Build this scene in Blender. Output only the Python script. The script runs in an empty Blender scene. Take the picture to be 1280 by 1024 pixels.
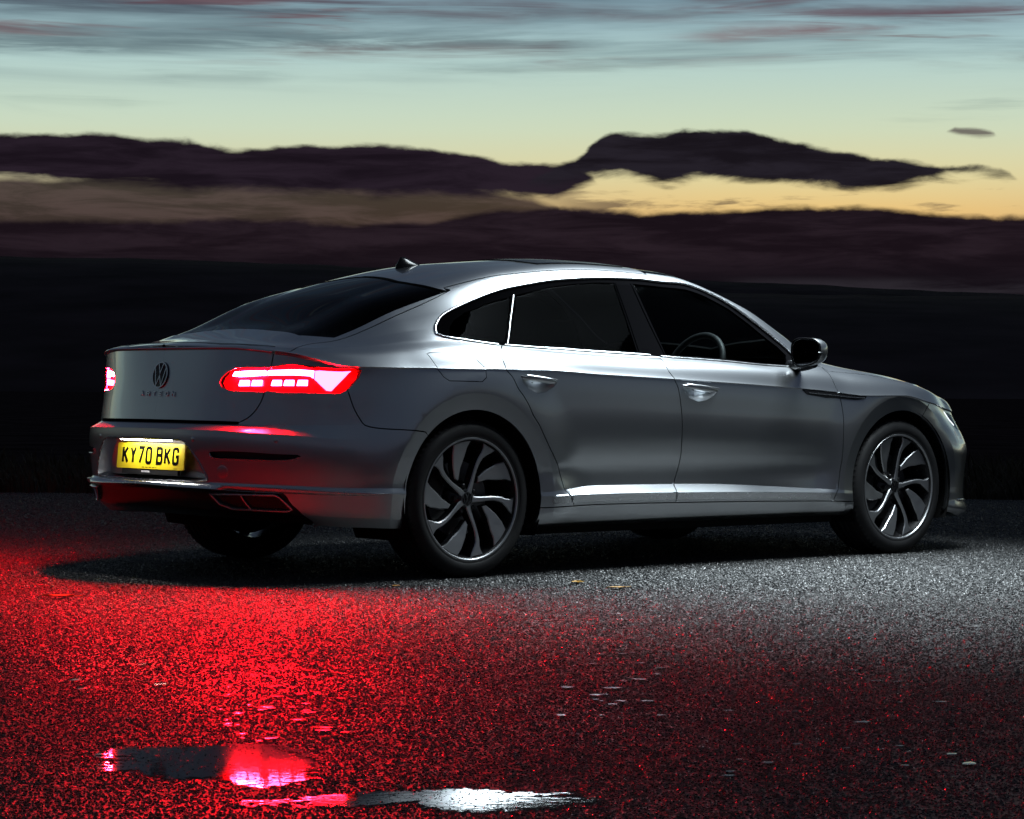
import bpy, bmesh, math, random
import numpy as np
from mathutils import Vector, Matrix
from mathutils.geometry import delaunay_2d_cdt
random.seed(7)
rad = math.radians
scene = bpy.context.scene
COL = scene.collection


# ---------------------------------------------------------------- camera model (solved from the wheels and the plate)
CAM_POS = np.array([-6.993, -9.066, 0.80])
YAW, PITCH, ROLL, FPX = math.radians(48.53), math.radians(-.387), math.radians(.438), 3125.0   # focal length in photo pixels
def cam_axes():
    f = np.array([math.cos(YAW)*math.cos(PITCH), math.sin(YAW)*math.cos(PITCH), math.sin(PITCH)])
    r = np.array([math.sin(YAW), -math.cos(YAW), 0.0]); u = np.cross(r, f)
    c, s = math.cos(ROLL), math.sin(ROLL)
    return f, c*r+s*u, -s*r+c*u
CF, CR, CU = cam_axes()
def project(P):
    d = np.atleast_2d(P) - CAM_POS; z = d@CF
    return np.stack([640+FPX*(d@CR)/z, 512-FPX*(d@CU)/z], 1)
def pixel_ray(px, py): return CF + CR*(px-640)/FPX + CU*(512-py)/FPX
def on_plane(px, py, axis, val):
    d = pixel_ray(px, py); t = (val-CAM_POS[axis])/d[axis]; return CAM_POS+t*d

# ================================================================= camera, sky, lights, exposure
scene.render.engine = 'CYCLES'
scene.cycles.use_denoising = True
scene.cycles.max_bounces = 8; scene.cycles.transparent_max_bounces = 16
scene.cycles.sample_clamp_indirect = 6.0; scene.cycles.caustics_refractive = False
scene.view_settings.view_transform = 'Standard'; scene.view_settings.look = 'None'
scene.view_settings.exposure = 0.0; scene.view_settings.gamma = 1.0; scene.view_settings.use_curve_mapping = False
cam_d = bpy.data.cameras.new('camera'); cam = bpy.data.objects.new('camera', cam_d); COL.objects.link(cam)
cam_d.sensor_fit = 'HORIZONTAL'; cam_d.sensor_width = 36.0; cam_d.lens = FPX/1280*36.0
cam_d.clip_start = .1; cam_d.clip_end = 60000
cam.matrix_world = Matrix((( CR[0], CU[0], -CF[0], CAM_POS[0]), (CR[1], CU[1], -CF[1], CAM_POS[1]), (CR[2], CU[2], -CF[2], CAM_POS[2]), (0, 0, 0, 1)))
scene.camera = cam

world = bpy.data.worlds.new('World'); scene.world = world; world.use_nodes = True
def build_sky():
    nt = world.node_tree; N = nt.nodes; K = nt.links; N.clear()
    def nd(t, **kw):
        n = N.new(t)
        for k, v in kw.items(): setattr(n, k, v)
        return n
    def val(x, sock):
        if isinstance(x, (int, float)): sock.default_value = x
        else: K.new(x, sock)
    def m(op, a, b=0.0, c=0.0, clamp=False):
        n = nd('ShaderNodeMath', operation=op, use_clamp=clamp); val(a, n.inputs[0]); val(b, n.inputs[1]); val(c, n.inputs[2]); return n.outputs[0]
    def sstep(x, lo, hi):
        n = nd('ShaderNodeMapRange', interpolation_type='SMOOTHSTEP'); val(x, n.inputs[0]); n.inputs[1].default_value = lo; n.inputs[2].default_value = hi
        return n.outputs[0]
    def ramp(x, stops, lo, hi):
        r = nd('ShaderNodeValToRGB'); mr = nd('ShaderNodeMapRange'); val(x, mr.inputs[0]); mr.inputs[1].default_value = lo; mr.inputs[2].default_value = hi
        K.new(mr.outputs[0], r.inputs[0]); cr = r.color_ramp; cr.interpolation = 'B_SPLINE' if False else 'LINEAR'
        while len(cr.elements) > 1: cr.elements.remove(cr.elements[-1])
        for i, (p, c) in enumerate(stops):
            e = cr.elements[0] if i == 0 else cr.elements.new((p-lo)/(hi-lo))
            e.position = (p-lo)/(hi-lo); e.color = (*c, 1) if len(c) == 3 else c
        return r.outputs[0]
    def curve(x, pts, lo, hi):           # scalar polyline in degrees, stored /10
        return m('MULTIPLY', ramp(x, [(p, (v/10,)*3) for p, v in pts], lo, hi), 10.0)
    def mix(f, a, b):
        n = nd('ShaderNodeMix', data_type='RGBA'); val(f, n.inputs[0])
        for q, s_ in ((a, n.inputs[6]), (b, n.inputs[7])):
            if isinstance(q, tuple): s_.default_value = (*q, 1)
            else: K.new(q, s_)
        return n.outputs[2]
    lin = lambda r, g, b: tuple(((c/255)/12.92 if c/255 <= .04045 else (((c/255)+.055)/1.055)**2.4) for c in (r, g, b))
    tc = nd('ShaderNodeTexCoord'); sep = nd('ShaderNodeSeparateXYZ'); K.new(tc.outputs['Generated'], sep.inputs[0])
    X, Y, Z = sep.outputs
    el = m('MULTIPLY', m('ARCSINE', Z), 57.29578)
    # azimuth measured from the direction of the afterglow's left part (rightwards positive), degrees
    fx, fy = math.cos(YAW), math.sin(YAW)
    fwd = m('ADD', m('MULTIPLY', X, fx), m('MULTIPLY', Y, fy)); rgt = m('SUBTRACT', m('MULTIPLY', X, fy), m('MULTIPLY', Y, fx))
    az = m('MULTIPLY', m('ARCTAN2', rgt, fwd), 57.29578)
    co = nd('ShaderNodeCombineXYZ'); val(az, co.inputs[0]); val(el, co.inputs[1])
    def noise(sx, sy, scale, det=5.0, rough=.55, off=0.0, dist=0.0):
        mp = nd('ShaderNodeMapping'); K.new(co.outputs[0], mp.inputs[0]); mp.inputs[3].default_value = (sx, sy, 1); mp.inputs[1].default_value = (off, off*.37, off*.11)
        n = nd('ShaderNodeTexNoise'); K.new(mp.outputs[0], n.inputs['Vector']); n.inputs['Scale'].default_value = scale; n.inputs['Detail'].default_value = det
        n.inputs['Roughness'].default_value = rough; n.inputs['Distortion'].default_value = dist
        return n.outputs[0]
    # clear dusk gradient
    G_L = [(0, lin(110, 80, 60)), (3.6, lin(170, 146, 118)), (4.6, lin(196, 186, 150)), (5.3, lin(203, 206, 170)), (6.1, lin(192, 211, 190)), (7.6, lin(168, 200, 200)), (8.9, lin(140, 176, 192)), (14, lin(92, 124, 150)), (30, lin(44, 66, 96)), (90, lin(20, 32, 56))]
    G_R = [(0, lin(120, 80, 50)), (3.6, lin(220, 170, 98)), (4.3, lin(222, 190, 124)), (4.9, lin(214, 204, 152)), (6.1, lin(193, 210, 184)), (7.6, lin(168, 200, 198)), (8.9, lin(146, 184, 200)), (14, lin(92, 124, 150)), (30, lin(44, 66, 96)), (90, lin(20, 32, 56))]
    clear = mix(sstep(m('ABSOLUTE', m('SUBTRACT', az, 7.0)), 16.0, 0.0), ramp(el, G_L, 0, 90), ramp(el, G_R, 0, 90))
    # away from the afterglow the low sky sinks to dark blue
    away = sstep(m('ABSOLUTE', az), 35.0, 110.0)
    clear = mix(away, clear, ramp(el, [(0, lin(30, 34, 48)), (8, lin(46, 58, 78)), (30, lin(36, 52, 78)), (90, lin(20, 32, 56))], 0, 90))
    skytex = nd('ShaderNodeTexSky', sky_type='NISHITA', sun_disc=False); skytex.sun_elevation = rad(-1.5); skytex.sun_rotation = SUN_ROT; skytex.altitude = 400
    vm = nd('ShaderNodeVectorMath', operation='SCALE'); K.new(skytex.outputs[0], vm.inputs[0]); vm.inputs[3].default_value = .06
    va = nd('ShaderNodeVectorMath', operation='ADD'); K.new(clear, va.inputs[0]); K.new(vm.outputs[0], va.inputs[1])
    c = va.outputs[0]
    # high streaky cirrus, grey with dull red undersides
    st = noise(.055, .62, 1.0, 6, .6, 3.0, .4); st2 = noise(.03, .9, 1.0, 5, .6, 11.0, .6); st3 = noise(.10, 1.6, 1.0, 5, .62, 27.0, .5)
    hi = sstep(el, 6.4, 8.2)
    f1 = m('MULTIPLY', m('MULTIPLY', sstep(st, .44, .66), hi), .78)
    c = mix(f1, c, lin(92, 112, 122))
    f2 = m('MULTIPLY', m('MULTIPLY', sstep(st2, .50, .66), sstep(el, 7.3, 8.4)), .80); c = mix(f2, c, lin(62, 66, 80))
    f3 = m('MULTIPLY', m('MULTIPLY', sstep(st3, .52, .66), sstep(el, 7.2, 8.0)), .8); c = mix(f3, c, lin(118, 66, 70))
    c = mix(m('MULTIPLY', sstep(el, 7.4, 10.5), .78), c, lin(46, 54, 68))
    w = noise(.10, 1.3, 1.0, 5, .6, 41.0, .3); c = mix(m('MULTIPLY', m('MULTIPLY', sstep(w, .55, .72), sstep(el, 5.6, 6.8)), .42), c, lin(122, 140, 138))
    # hand-laid cloud bodies: top and bottom edge as curves of azimuth, edges broken by noise
    pu = lambda px: math.degrees(math.atan((px-640)/FPX)); pe = lambda py, px=640: math.degrees(math.atan((491-py+(px-640)*.0076)/FPX))
    eb = noise(.7, 1.7, 1.0, 6, .56, 5.0, .25); eb2 = noise(.6, 2.4, 1.0, 6, .58, 17.0, .3); eb3 = noise(.25, 1.6, 1.0, 6, .6, 23.0, .2)
    def body(top, bot, soft_t, soft_b, amp_t, amp_b, n1, n2):
        lo, hi_ = top[0][0], top[-1][0]
        T = curve(az, [(pu(x), pe(y, x)) for x, y in top], pu(lo), pu(hi_)); B = curve(az, [(pu(x), pe(y, x)) for x, y in bot], pu(bot[0][0]), pu(bot[-1][0]))
        T = m('ADD', T, m('MULTIPLY', m('SUBTRACT', n1, .5), amp_t)); B = m('ADD', B, m('MULTIPLY', m('SUBTRACT', n2, .5), amp_b))
        a = sstep(m('SUBTRACT', T, el), -soft_t, soft_t); b = sstep(m('SUBTRACT', el, B), -soft_b, soft_b)
        return m('MULTIPLY', a, b)
    tone = noise(.35, 2.6, 1.0, 7, .62, 31.0, .5)
    def dark(lo_, hi_): return mix(sstep(tone, .34, .68), lo_, hi_)
    # streaks of high cloud with dull red undersides
    fib = noise(.16, 3.4, 1.0, 6, .62, 53.0, .8)
    def streak(pts, th, color, a):
        f = body([(pts[0][0]-220, pts[0][1]+26)]+[(x, y-th) for x, y in pts]+[(pts[-1][0]+220, pts[-1][1]+26)], [(pts[0][0]-220, pts[0][1]-26)]+[(x, y+th) for x, y in pts]+[(pts[-1][0]+220, pts[-1][1]-26)], .26, .20, .7, .6, eb3, st3)
        return mix(m('MULTIPLY', m('MULTIPLY', f, sstep(fib, .34, .62)), a), c, color)
    c = streak([(-60, 60), (150, 58), (330, 50), (560, 52), (700, 56)], 11, lin(86, 104, 112), .75)
    c = streak([(380, 66), (520, 66), (640, 64), (690, 61)], 4.5, lin(104, 72, 74), .8)
    c = streak([(-60, 12), (140, 10), (330, 12), (430, 9)], 9, lin(62, 66, 80), .8); c = streak([(400, 8), (500, 12), (640, 16)], 7, lin(88, 62, 72), .8)
    c = streak([(740, 16), (860, 20), (960, 22)], 5, lin(98, 80, 88), .65); c = streak([(900, 46), (980, 42), (1100, 40)], 5, lin(122, 74, 78), .75)
    c = streak([(1020, 22), (1120, 25), (1280, 25), (1400, 24)], 8, lin(96, 60, 70), .85); c = streak([(1150, 84), (1240, 80), (1330, 78)], 6, lin(118, 116, 116), .5)
    c = streak([(205, 96), (250, 96), (320, 96)], 7, lin(128, 148, 146), .55); c = streak([(20, 128), (90, 131), (150, 134)], 3, lin(150, 170, 160), .5)
    # thin far veil between the clouds, left: lit pinkish
    veil = body([(-900, 226), (0, 229), (60, 229), (150, 224), (400, 230), (600, 236), (660, 246), (700, 262), (760, 420), (2100, 420)], [(-900, 420), (2100, 420)], .10, .1, .25, .1, eb, eb2)
    c = mix(m('MULTIPLY', veil, .94), c, mix(sstep(tone, .40, .62), lin(34, 25, 31), lin(64, 50, 53)))
    # left long cloud and right wing cloud
    c1 = body([(-900, 190), (-300, 176), (0, 176), (60, 173), (130, 171), (180, 178), (235, 182), (290, 191), (350, 187), (450, 181), (510, 184), (560, 192), (630, 203), (700, 209), (735, 220), (760, 250), (790, 290), (2100, 320)],
              [(-900, 222), (0, 226), (100, 233), (220, 236), (330, 240), (480, 245), (600, 243), (690, 248), (735, 228), (760, 222), (790, 210), (2100, 200)], .075, .14, .42, .5, eb, eb2)
    c = mix(c1, c, dark(lin(25, 18, 26), lin(40, 31, 41)))
    c2 = body([(-900, 320), (580, 290), (640, 236), (690, 212), (722, 202), (742, 180), (762, 168), (800, 170), (840, 168), (880, 165), (925, 167), (980, 180), (1040, 193), (1100, 205), (1160, 212), (1215, 216), (1256, 221), (1275, 240), (1300, 290), (2100, 320)],
              [(-900, 180), (580, 200), (640, 224), (690, 230), (737, 222), (780, 220), (830, 231), (880, 224), (960, 231), (1060, 236), (1130, 236), (1180, 226), (1256, 223), (1275, 222), (1300, 200), (2100, 180)], .07, .14, .48, .7, eb, eb2)
    c = mix(c2, c, dark(lin(24, 20, 26), lin(37, 33, 41)))
    sm = body([(900, 215), (1160, 210), (1178, 172), (1190, 164), (1215, 165), (1238, 170), (1250, 182), (1270, 215), (2100, 215)], [(900, 140), (1160, 150), (1178, 168), (1200, 174), (1220, 178), (1238, 176), (1250, 170), (1270, 140), (2100, 140)], .05, .07, .2, .2, eb, eb2)
    c = mix(m('MULTIPLY', m('MULTIPLY', sm, sstep(fib, .3, .6)), .85), c, lin(86, 74, 76))
    lo_w = body([(-900, 252), (0, 258), (400, 268), (640, 258), (760, 234), (900, 240), (1000, 246), (1280, 240), (2100, 240)], [(-900, 420), (2100, 420)], .04, .1, .9, .1, eb3, eb2)
    c = mix(m('MULTIPLY', m('MULTIPLY', m('MULTIPLY', lo_w, sstep(az, -.5, 2.5)), sstep(eb3, .46, .58)), .8), c, lin(98, 80, 68))
    # low bank down to the hills
    c3 = body([(-900, 268), (-200, 268), (0, 282), (120, 280), (300, 276), (450, 280), (540, 276), (620, 262), (690, 259), (770, 266), (860, 264), (960, 261), (1040, 260), (1100, 264), (1160, 272), (1230, 275), (1280, 274), (2100, 262)],
              [(-900, 900), (2100, 900)], .09, .1, .4, .1, eb, eb2)
    bank = mix(sstep(tone, .36, .66), lin(25, 17, 23), lin(40, 30, 37))
    bank = mix(sstep(el, 3.4, 2.4), bank, lin(20, 15, 21))
    strip = m('MULTIPLY', m('MULTIPLY', sstep(el, 2.1, 2.35), sstep(el, 2.75, 2.5)), m('MULTIPLY', sstep(az, 3.5, 6.5), sstep(eb3, .35, .6)))
    bank = mix(strip, bank, lin(42, 38, 44))
    c = mix(c3, c, bank)
    bg = nd('ShaderNodeBackground'); K.new(c, bg.inputs[0]); bg.inputs[1].default_value = 1.0
    out = nd('ShaderNodeOutputWorld'); K.new(bg.outputs[0], out.inputs[0])
SUN_AZ = YAW - rad(9)                       # the sun has set behind the hills right of the camera's axis
SUN_ROT = math.pi/2 - SUN_AZ
build_sky()
# The sun is already below the horizon; what lights the car is the photographer's hand-held lamp (its hard mirror
# shadow and its pool of light on the tarmac show where it was held), so that one lamp takes the sun's place.
key_d = bpy.data.lights.new('photographers_lamp', 'AREA'); key_d.shape = 'RECTANGLE'; key_d.size = 1.5; key_d.size_y = 2.3
key_d.energy = 160; key_d.color = (.84, .95, 1.0); key_d.spread = rad(84)
key = bpy.data.objects.new('photographers_lamp', key_d); COL.objects.link(key)
KEY_POS = Vector((2.55, -1.2, 3.3)); key.location = KEY_POS; key.rotation_euler = (rad(-4), rad(14), 0)      # held out over the car and swept across it

# ---------------------------------------------------------------- splines
def nat_cubic(t, Y):
    t = np.asarray(t, float); Y = np.asarray(Y, float); n = len(t); h = np.diff(t)
    A = np.zeros((n, n)); B = np.zeros_like(Y)
    A[0, 0] = A[-1, -1] = 1
    for i in range(1, n-1):
        A[i, i-1], A[i, i], A[i, i+1] = h[i-1], 2*(h[i-1]+h[i]), h[i]
        B[i] = 6*((Y[i+1]-Y[i])/h[i]-(Y[i]-Y[i-1])/h[i-1])
    M = np.linalg.solve(A, B)
    def f(x):
        x = np.clip(np.asarray(x, float), t[0], t[-1]); i = np.clip(np.searchsorted(t, x)-1, 0, n-2)
        a = (t[i+1]-x)/h[i]; b = (x-t[i])/h[i]; hh = h[i]
        if Y.ndim > 1: a, b, hh = a[..., None], b[..., None], hh[..., None]
        return a*Y[i]+b*Y[i+1]+((a**3-a)*M[i]+(b**3-b)*M[i+1])*hh*hh/6
    return f
def pchip(t, Y, flat=False):
    t = np.asarray(t, float); Y = np.asarray(Y, float); h = np.diff(t)
    sh = (len(h),)+(1,)*(Y.ndim-1); h_ = h.reshape(sh); d = np.diff(Y, axis=0)/h_
    m = np.zeros_like(Y)
    w1 = 2*h_[1:]+h_[:-1]; w2 = h_[1:]+2*h_[:-1]
    with np.errstate(all='ignore'):
        hm = (w1+w2)/(w1/d[:-1]+w2/d[1:])
    m[1:-1] = np.where(d[:-1]*d[1:] > 0, np.nan_to_num(hm), 0); m[0] = 0 if flat else d[0]; m[-1] = 0 if flat else d[-1]      # flat: the half contour mirrors at its ends
    def f(x):
        x = np.clip(np.asarray(x, float), t[0], t[-1]); i = np.clip(np.searchsorted(t, x)-1, 0, len(t)-2)
        u = (x-t[i])/h[i]; hh = h[i]
        for _ in range(Y.ndim-1): u = u[..., None]; hh = hh[..., None]
        return ((2*u**3-3*u*u+1)*Y[i]+(u**3-2*u*u+u)*hh*m[i]+(3*u*u-2*u**3)*Y[i+1]+(u**3-u*u)*hh*m[i+1])
    return f

# ---------------------------------------------------------------- the car's plan contour (x forward from the rear axle, half width)
WB, WZ = 2.837, 0.34
PLAN = np.array([(-1.10, 0), (-1.090, .25), (-1.052, .45), (-.968, .62), (-.84, .748), (-.67, .838), (-.45, .893), (-.15, .922), (.3, .933), (1.4, .9355),
                 (2.5, .932), (2.85, .925), (3.15, .905), (3.36, .868), (3.52, .79), (3.645, .62), (3.725, .38), (3.757, .18), (3.766, 0)])
_mir = np.vstack([PLAN[1:4][::-1]*[1, -1], PLAN, PLAN[-4:-1][::-1]*[1, -1]])
_t = np.r_[0, np.cumsum(np.hypot(*np.diff(_mir, axis=0).T))]; _t -= _t[3]
SMAX = _t[-4]
_pc = nat_cubic(_t, _mir)
def plan(s): return _pc(s)
def plan_n(s):
    d = plan(np.asarray(s)+1e-4)-plan(np.asarray(s)-1e-4); d /= np.linalg.norm(d, axis=-1, keepdims=True)
    return np.stack([-d[..., 1], d[..., 0]], -1)
_ss = np.linspace(0, SMAX, 4000); _sx = plan(_ss)[:, 0]
def s_at(x): return float(np.interp(x, _sx, _ss))

# ---------------------------------------------------------------- lower body L(s,v): 13 control rows (z, offset, sharpness) at stations along s
NV = 12
ST = [  # station s, rows bottom to top
 (0.0,        [(.262,-.16),(.30,-.06),(.378,-.02),(.402,0),(.419,-.014),(.50,-.006),(.56,0),(.60,0),(.637,-.003),(.664,-.066),(.80,-.090),(.925,-.113),(.985,-.124)], 1, 1),
 (s_at(-1.05),[(.258,-.13),(.297,-.055),(.372,-.02),(.398,0),(.417,-.014),(.50,-.006),(.56,0),(.60,0),(.634,-.003),(.662,-.060),(.80,-.082),(.920,-.098),(.984,-.1065)], 1, 1),
 (s_at(-.86), [(.245,-.08),(.288,-.04),(.360,-.012),(.389,0),(.409,-.014),(.48,-.004),(.53,0),(.58,0),(.618,-.003),(.657,-.036),(.78,-.046),(.905,-.0525),(.958,-.055)], 1, 1),
 (s_at(-.62), [(.228,-.06),(.275,-.03),(.350,-.008),(.378,0),(.398,-.012),(.46,-.004),(.51,0),(.56,0),(.600,-.004),(.66,-.016),(.78,-.026),(.87,-.034),(.903,-.034)], .9, .5),
 (s_at(-.35), [(.215,-.05),(.26,-.02),(.345,-.004),(.372,0),(.395,-.006),(.47,-.003),(.53,0),(.60,0),(.64,-.003),(.69,-.008),(.78,-.016),(.87,-.025),(.900,-.028)], .5, 0),
 (s_at(.35),  [(.205,-.10),(.222,-.05),(.308,-.010),(.345,0),(.362,-.018),(.46,-.030),(.53,-.018),(.60,-.012),(.66,-.011),(.70,-.012),(.77,-.016),(.865,-.024),(.900,-.028)], .8, 0),
 (s_at(.75),  [(.205,-.10),(.225,-.05),(.315,-.010),(.350,0),(.385,-.045),(.46,-.040),(.53,-.024),(.60,-.015),(.66,-.012),(.70,-.012),(.77,-.016),(.850,-.023),(.884,-.028)], 1, 0),
 (s_at(1.3),  [(.205,-.10),(.228,-.05),(.310,-.010),(.345,0),(.382,-.048),(.46,-.042),(.53,-.026),(.59,-.016),(.65,-.012),(.69,-.012),(.75,-.016),(.830,-.023),(.864,-.028)], 1, 0),
 (s_at(2.3),  [(.205,-.10),(.228,-.05),(.290,-.010),(.322,0),(.338,-.020),(.44,-.030),(.51,-.022),(.57,-.015),(.62,-.012),(.66,-.012),(.71,-.016),(.785,-.024),(.817,-.028)], .9, 0),
 (s_at(2.55), [(.205,-.09),(.228,-.04),(.280,-.008),(.310,0),(.325,-.006),(.43,-.020),(.50,-.018),(.56,-.014),(.61,-.012),(.65,-.012),(.70,-.016),(.765,-.024),(.797,-.028)], .4, 0),
 (s_at(2.837),[(.205,-.08),(.228,-.03),(.280,-.008),(.310,0),(.325,-.006),(.43,-.016),(.50,-.016),(.56,-.014),(.61,-.012),(.65,-.012),(.70,-.016),(.765,-.022),(.799,-.024)], .3, 0),
 (s_at(3.05), [(.20,-.05),(.23,-.02),(.275,-.008),(.305,-.004),(.33,-.008),(.42,-.012),(.49,-.012),(.55,-.012),(.60,-.013),(.64,-.015),(.68,-.020),(.735,-.030),(.768,-.034)], .3, 0),
 (s_at(3.40), [(.18,-.04),(.21,0.0),(.26,-.010),(.30,-.012),(.33,-.012),(.40,-.010),(.46,-.004),(.51,0),(.55,-.008),(.59,-.025),(.64,-.052),(.695,-.080),(.728,-.090)], .5, .3),
 (s_at(3.62), [(.16,-.06),(.19,0.0),(.25,-.02),(.29,-.024),(.33,-.02),(.40,-.012),(.46,-.004),(.51,0),(.55,-.004),(.58,-.012),(.62,-.03),(.675,-.06),(.705,-.074)], .5, .3),
 (SMAX,       [(.16,-.08),(.19,-.01),(.25,-.03),(.29,-.034),(.33,-.02),(.40,-.010),(.46,-.004),(.51,0),(.55,-.003),(.58,-.008),(.62,-.022),(.67,-.05),(.70,-.066)], .5, .3),
]
_lt = pchip([a[0] for a in ST], np.array([a[1] for a in ST]), True)
_lw = pchip([a[0] for a in ST], np.array([[0, .3, a[2], a[2], a[2], 0, 0, 0, a[3], a[3], 0, 0, 0] for a in ST]))
def hermite_rows(C, W, v):
    """C (n,k,d) control rows, W (n,k) sharpness, v (n,) -> (n,d)"""
    k = C.shape[1]; i = np.clip(np.floor(v).astype(int), 0, k-2); f = (v-i)[:, None]; n = np.arange(len(v))
    g = lambda j: C[n, np.clip(j, 0, k-1)]
    p0, p1 = g(i), g(i+1); d = p1-p0
    # non-uniform (chord length) tangents, one-sided where sharp
    def tang(j, seg):
        a, b, c = g(j-1), g(j), g(j+1)
        l1 = np.linalg.norm(b-a, axis=1, keepdims=True)+1e-6; l2 = np.linalg.norm(c-b, axis=1, keepdims=True)+1e-6
        t = ((b-a)/l1*l2+(c-b)/l2*l1)/(l1+l2)
        end = ((j <= 0) | (j >= k-1))[:, None]; w = W[n, np.clip(j, 0, k-1)][:, None]
        L = np.linalg.norm(seg, axis=1, keepdims=True); t = t*L
        return np.where(end, seg, t*(1-w)+seg*w)
    m0, m1 = tang(i, d), tang(i+1, d)
    return (2*f**3-3*f*f+1)*p0+(f**3-2*f*f+f)*m0+(3*f*f-2*f**3)*p1+(f**3-f*f)*m1
R_IN, R_OUT = .378, .452
def flare(x, y, z):
    for xw in (0.0, WB):
        r = np.hypot(x-xw, z-.345)
        k = np.clip((.66-r)/(.66-R_OUT), 0, 1); k = k*k*(3-2*k)          # broad swelling towards the arch ...
        y = y+k*np.clip(.934-y, 0, .03)*.85
        q = np.clip((R_OUT-r)/(R_OUT-R_IN), 0, 1.2)                       # ... then a chamfer turning in to its lip
        y = y-q*.012
    return y
def L(sv):
    sv = np.atleast_2d(sv); s, v = sv[:, 0], np.clip(sv[:, 1], 0, NV)
    zo = hermite_rows(_lt(s), _lw(s), v)
    p = plan(s)+plan_n(s)*zo[:, 1:2]
    return np.stack([p[:, 0], flare(p[:, 0], p[:, 1], zo[:, 0]), zo[:, 0]], 1)

# ---------------------------------------------------------------- upper body U(s,t): rows crease, shoulder, belt, glass, rail, roof edge, roof, centre
NT = 7
def crease(s):
    s = np.asarray(s, float); p = L(np.stack([s, np.full_like(s, NV)], 1)); n = plan_n(s)
    p[:, :2] += n*.009; return p
_cs = np.linspace(0, SMAX, 1500); _cp = crease(_cs)
XR, XF = _cp[0, 0], _cp[-1, 0]
US = [  # x, then (ratio or y, z) of rows 1..7 ; y<=1 absolute
 (-.985,[(.90,.986),(.80,.988),(.70,.990),(.60,.991),(.50,.992),(.25,.994),(0,.995)]),
 (-.90, [(.95,.978),(.87,.987),(.78,.992),(.68,.996),(.56,1.0),(.30,1.006),(0,1.008)]),
 (-.80, [(.95,.962),(.88,.980),(.80,.990),(.71,.998),(.60,1.006),(.32,1.018),(0,1.023)]),
 (-.55, [(.945,.952),(.865,.985),(.79,1.005),(.71,1.030),(.615,1.060),(.33,1.082),(0,1.088)]),
 (-.2,  [(.953,.965),(.865,1.020),(.79,1.062),(.715,1.112),(.612,1.186),(.33,1.227),(0,1.239)]),
 (.1,   [(.955,.970),(.862,1.028),(.805,1.092),(.742,1.157),(.605,1.258),(.325,1.312),(0,1.328)]),
 (.5,   [(.952,.965),(.877,.999),(.782,1.129),(.695,1.250),(.580,1.336),(.32,1.387),(0,1.403)]),
 (1.1,  [(.950,.945),(.881,.975),(.752,1.152),(.632,1.318),(.545,1.380),(.31,1.425),(0,1.440)]),
 (1.6,  [(.948,.930),(.880,.960),(.752,1.133),(.638,1.296),(.550,1.360),(.31,1.412),(0,1.430)]),
 (2.0,  [(.948,.912),(.879,.945),(.80,1.048),(.730,1.143),(.680,1.208),(.36,1.275),(0,1.292)]),
 (2.25, [(.947,.900),(.866,.945),(.83,.982),(.790,1.020),(.740,1.066),(.38,1.135),(0,1.155)]),
 (2.5,  [(.945,.880),(.862,.922),(.80,.945),(.73,.962),(.62,.982),(.33,1.005),(0,1.014)]),
 (3.1,  [(.944,.825),(.862,.858),(.78,.876),(.69,.889),(.58,.903),(.30,.922),(0,.930)]),
 (3.5,  [(.944,.762),(.86,.783),(.77,.793),(.67,.800),(.55,.806),(.28,.815),(0,.818)]),
 (3.705,[(.95,.708),(.87,.712),(.77,.715),(.67,.717),(.55,.719),(.28,.721),(0,.722)]),
]
_ut = pchip([a[0] for a in US], np.array([a[1] for a in US]))
UW = np.array([0, 0, 1.0, .5, .9, 0, 0, 0])
def U(st):
    st = np.atleast_2d(st); s, t = st[:, 0], np.clip(st[:, 1], 0, NT)
    c = np.stack([np.interp(s, _cs, _cp[:, k]) for k in range(3)], 1)
    T = _ut(c[:, 0]); C = np.concatenate([c[:, None, 1:], np.stack([T[..., 0]*c[:, 1:2], T[..., 1]], -1)], 1)
    C = np.concatenate([C, C[:, -2:-1]*[-1, 1]], 1)      # mirrored row past the centre keeps the crown smooth
    W = np.tile(np.r_[UW, 0], (len(s), 1))
    yz = hermite_rows(C, W, t)
    return np.stack([c[:, 0], yz[:, 0], yz[:, 1]], 1)

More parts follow.
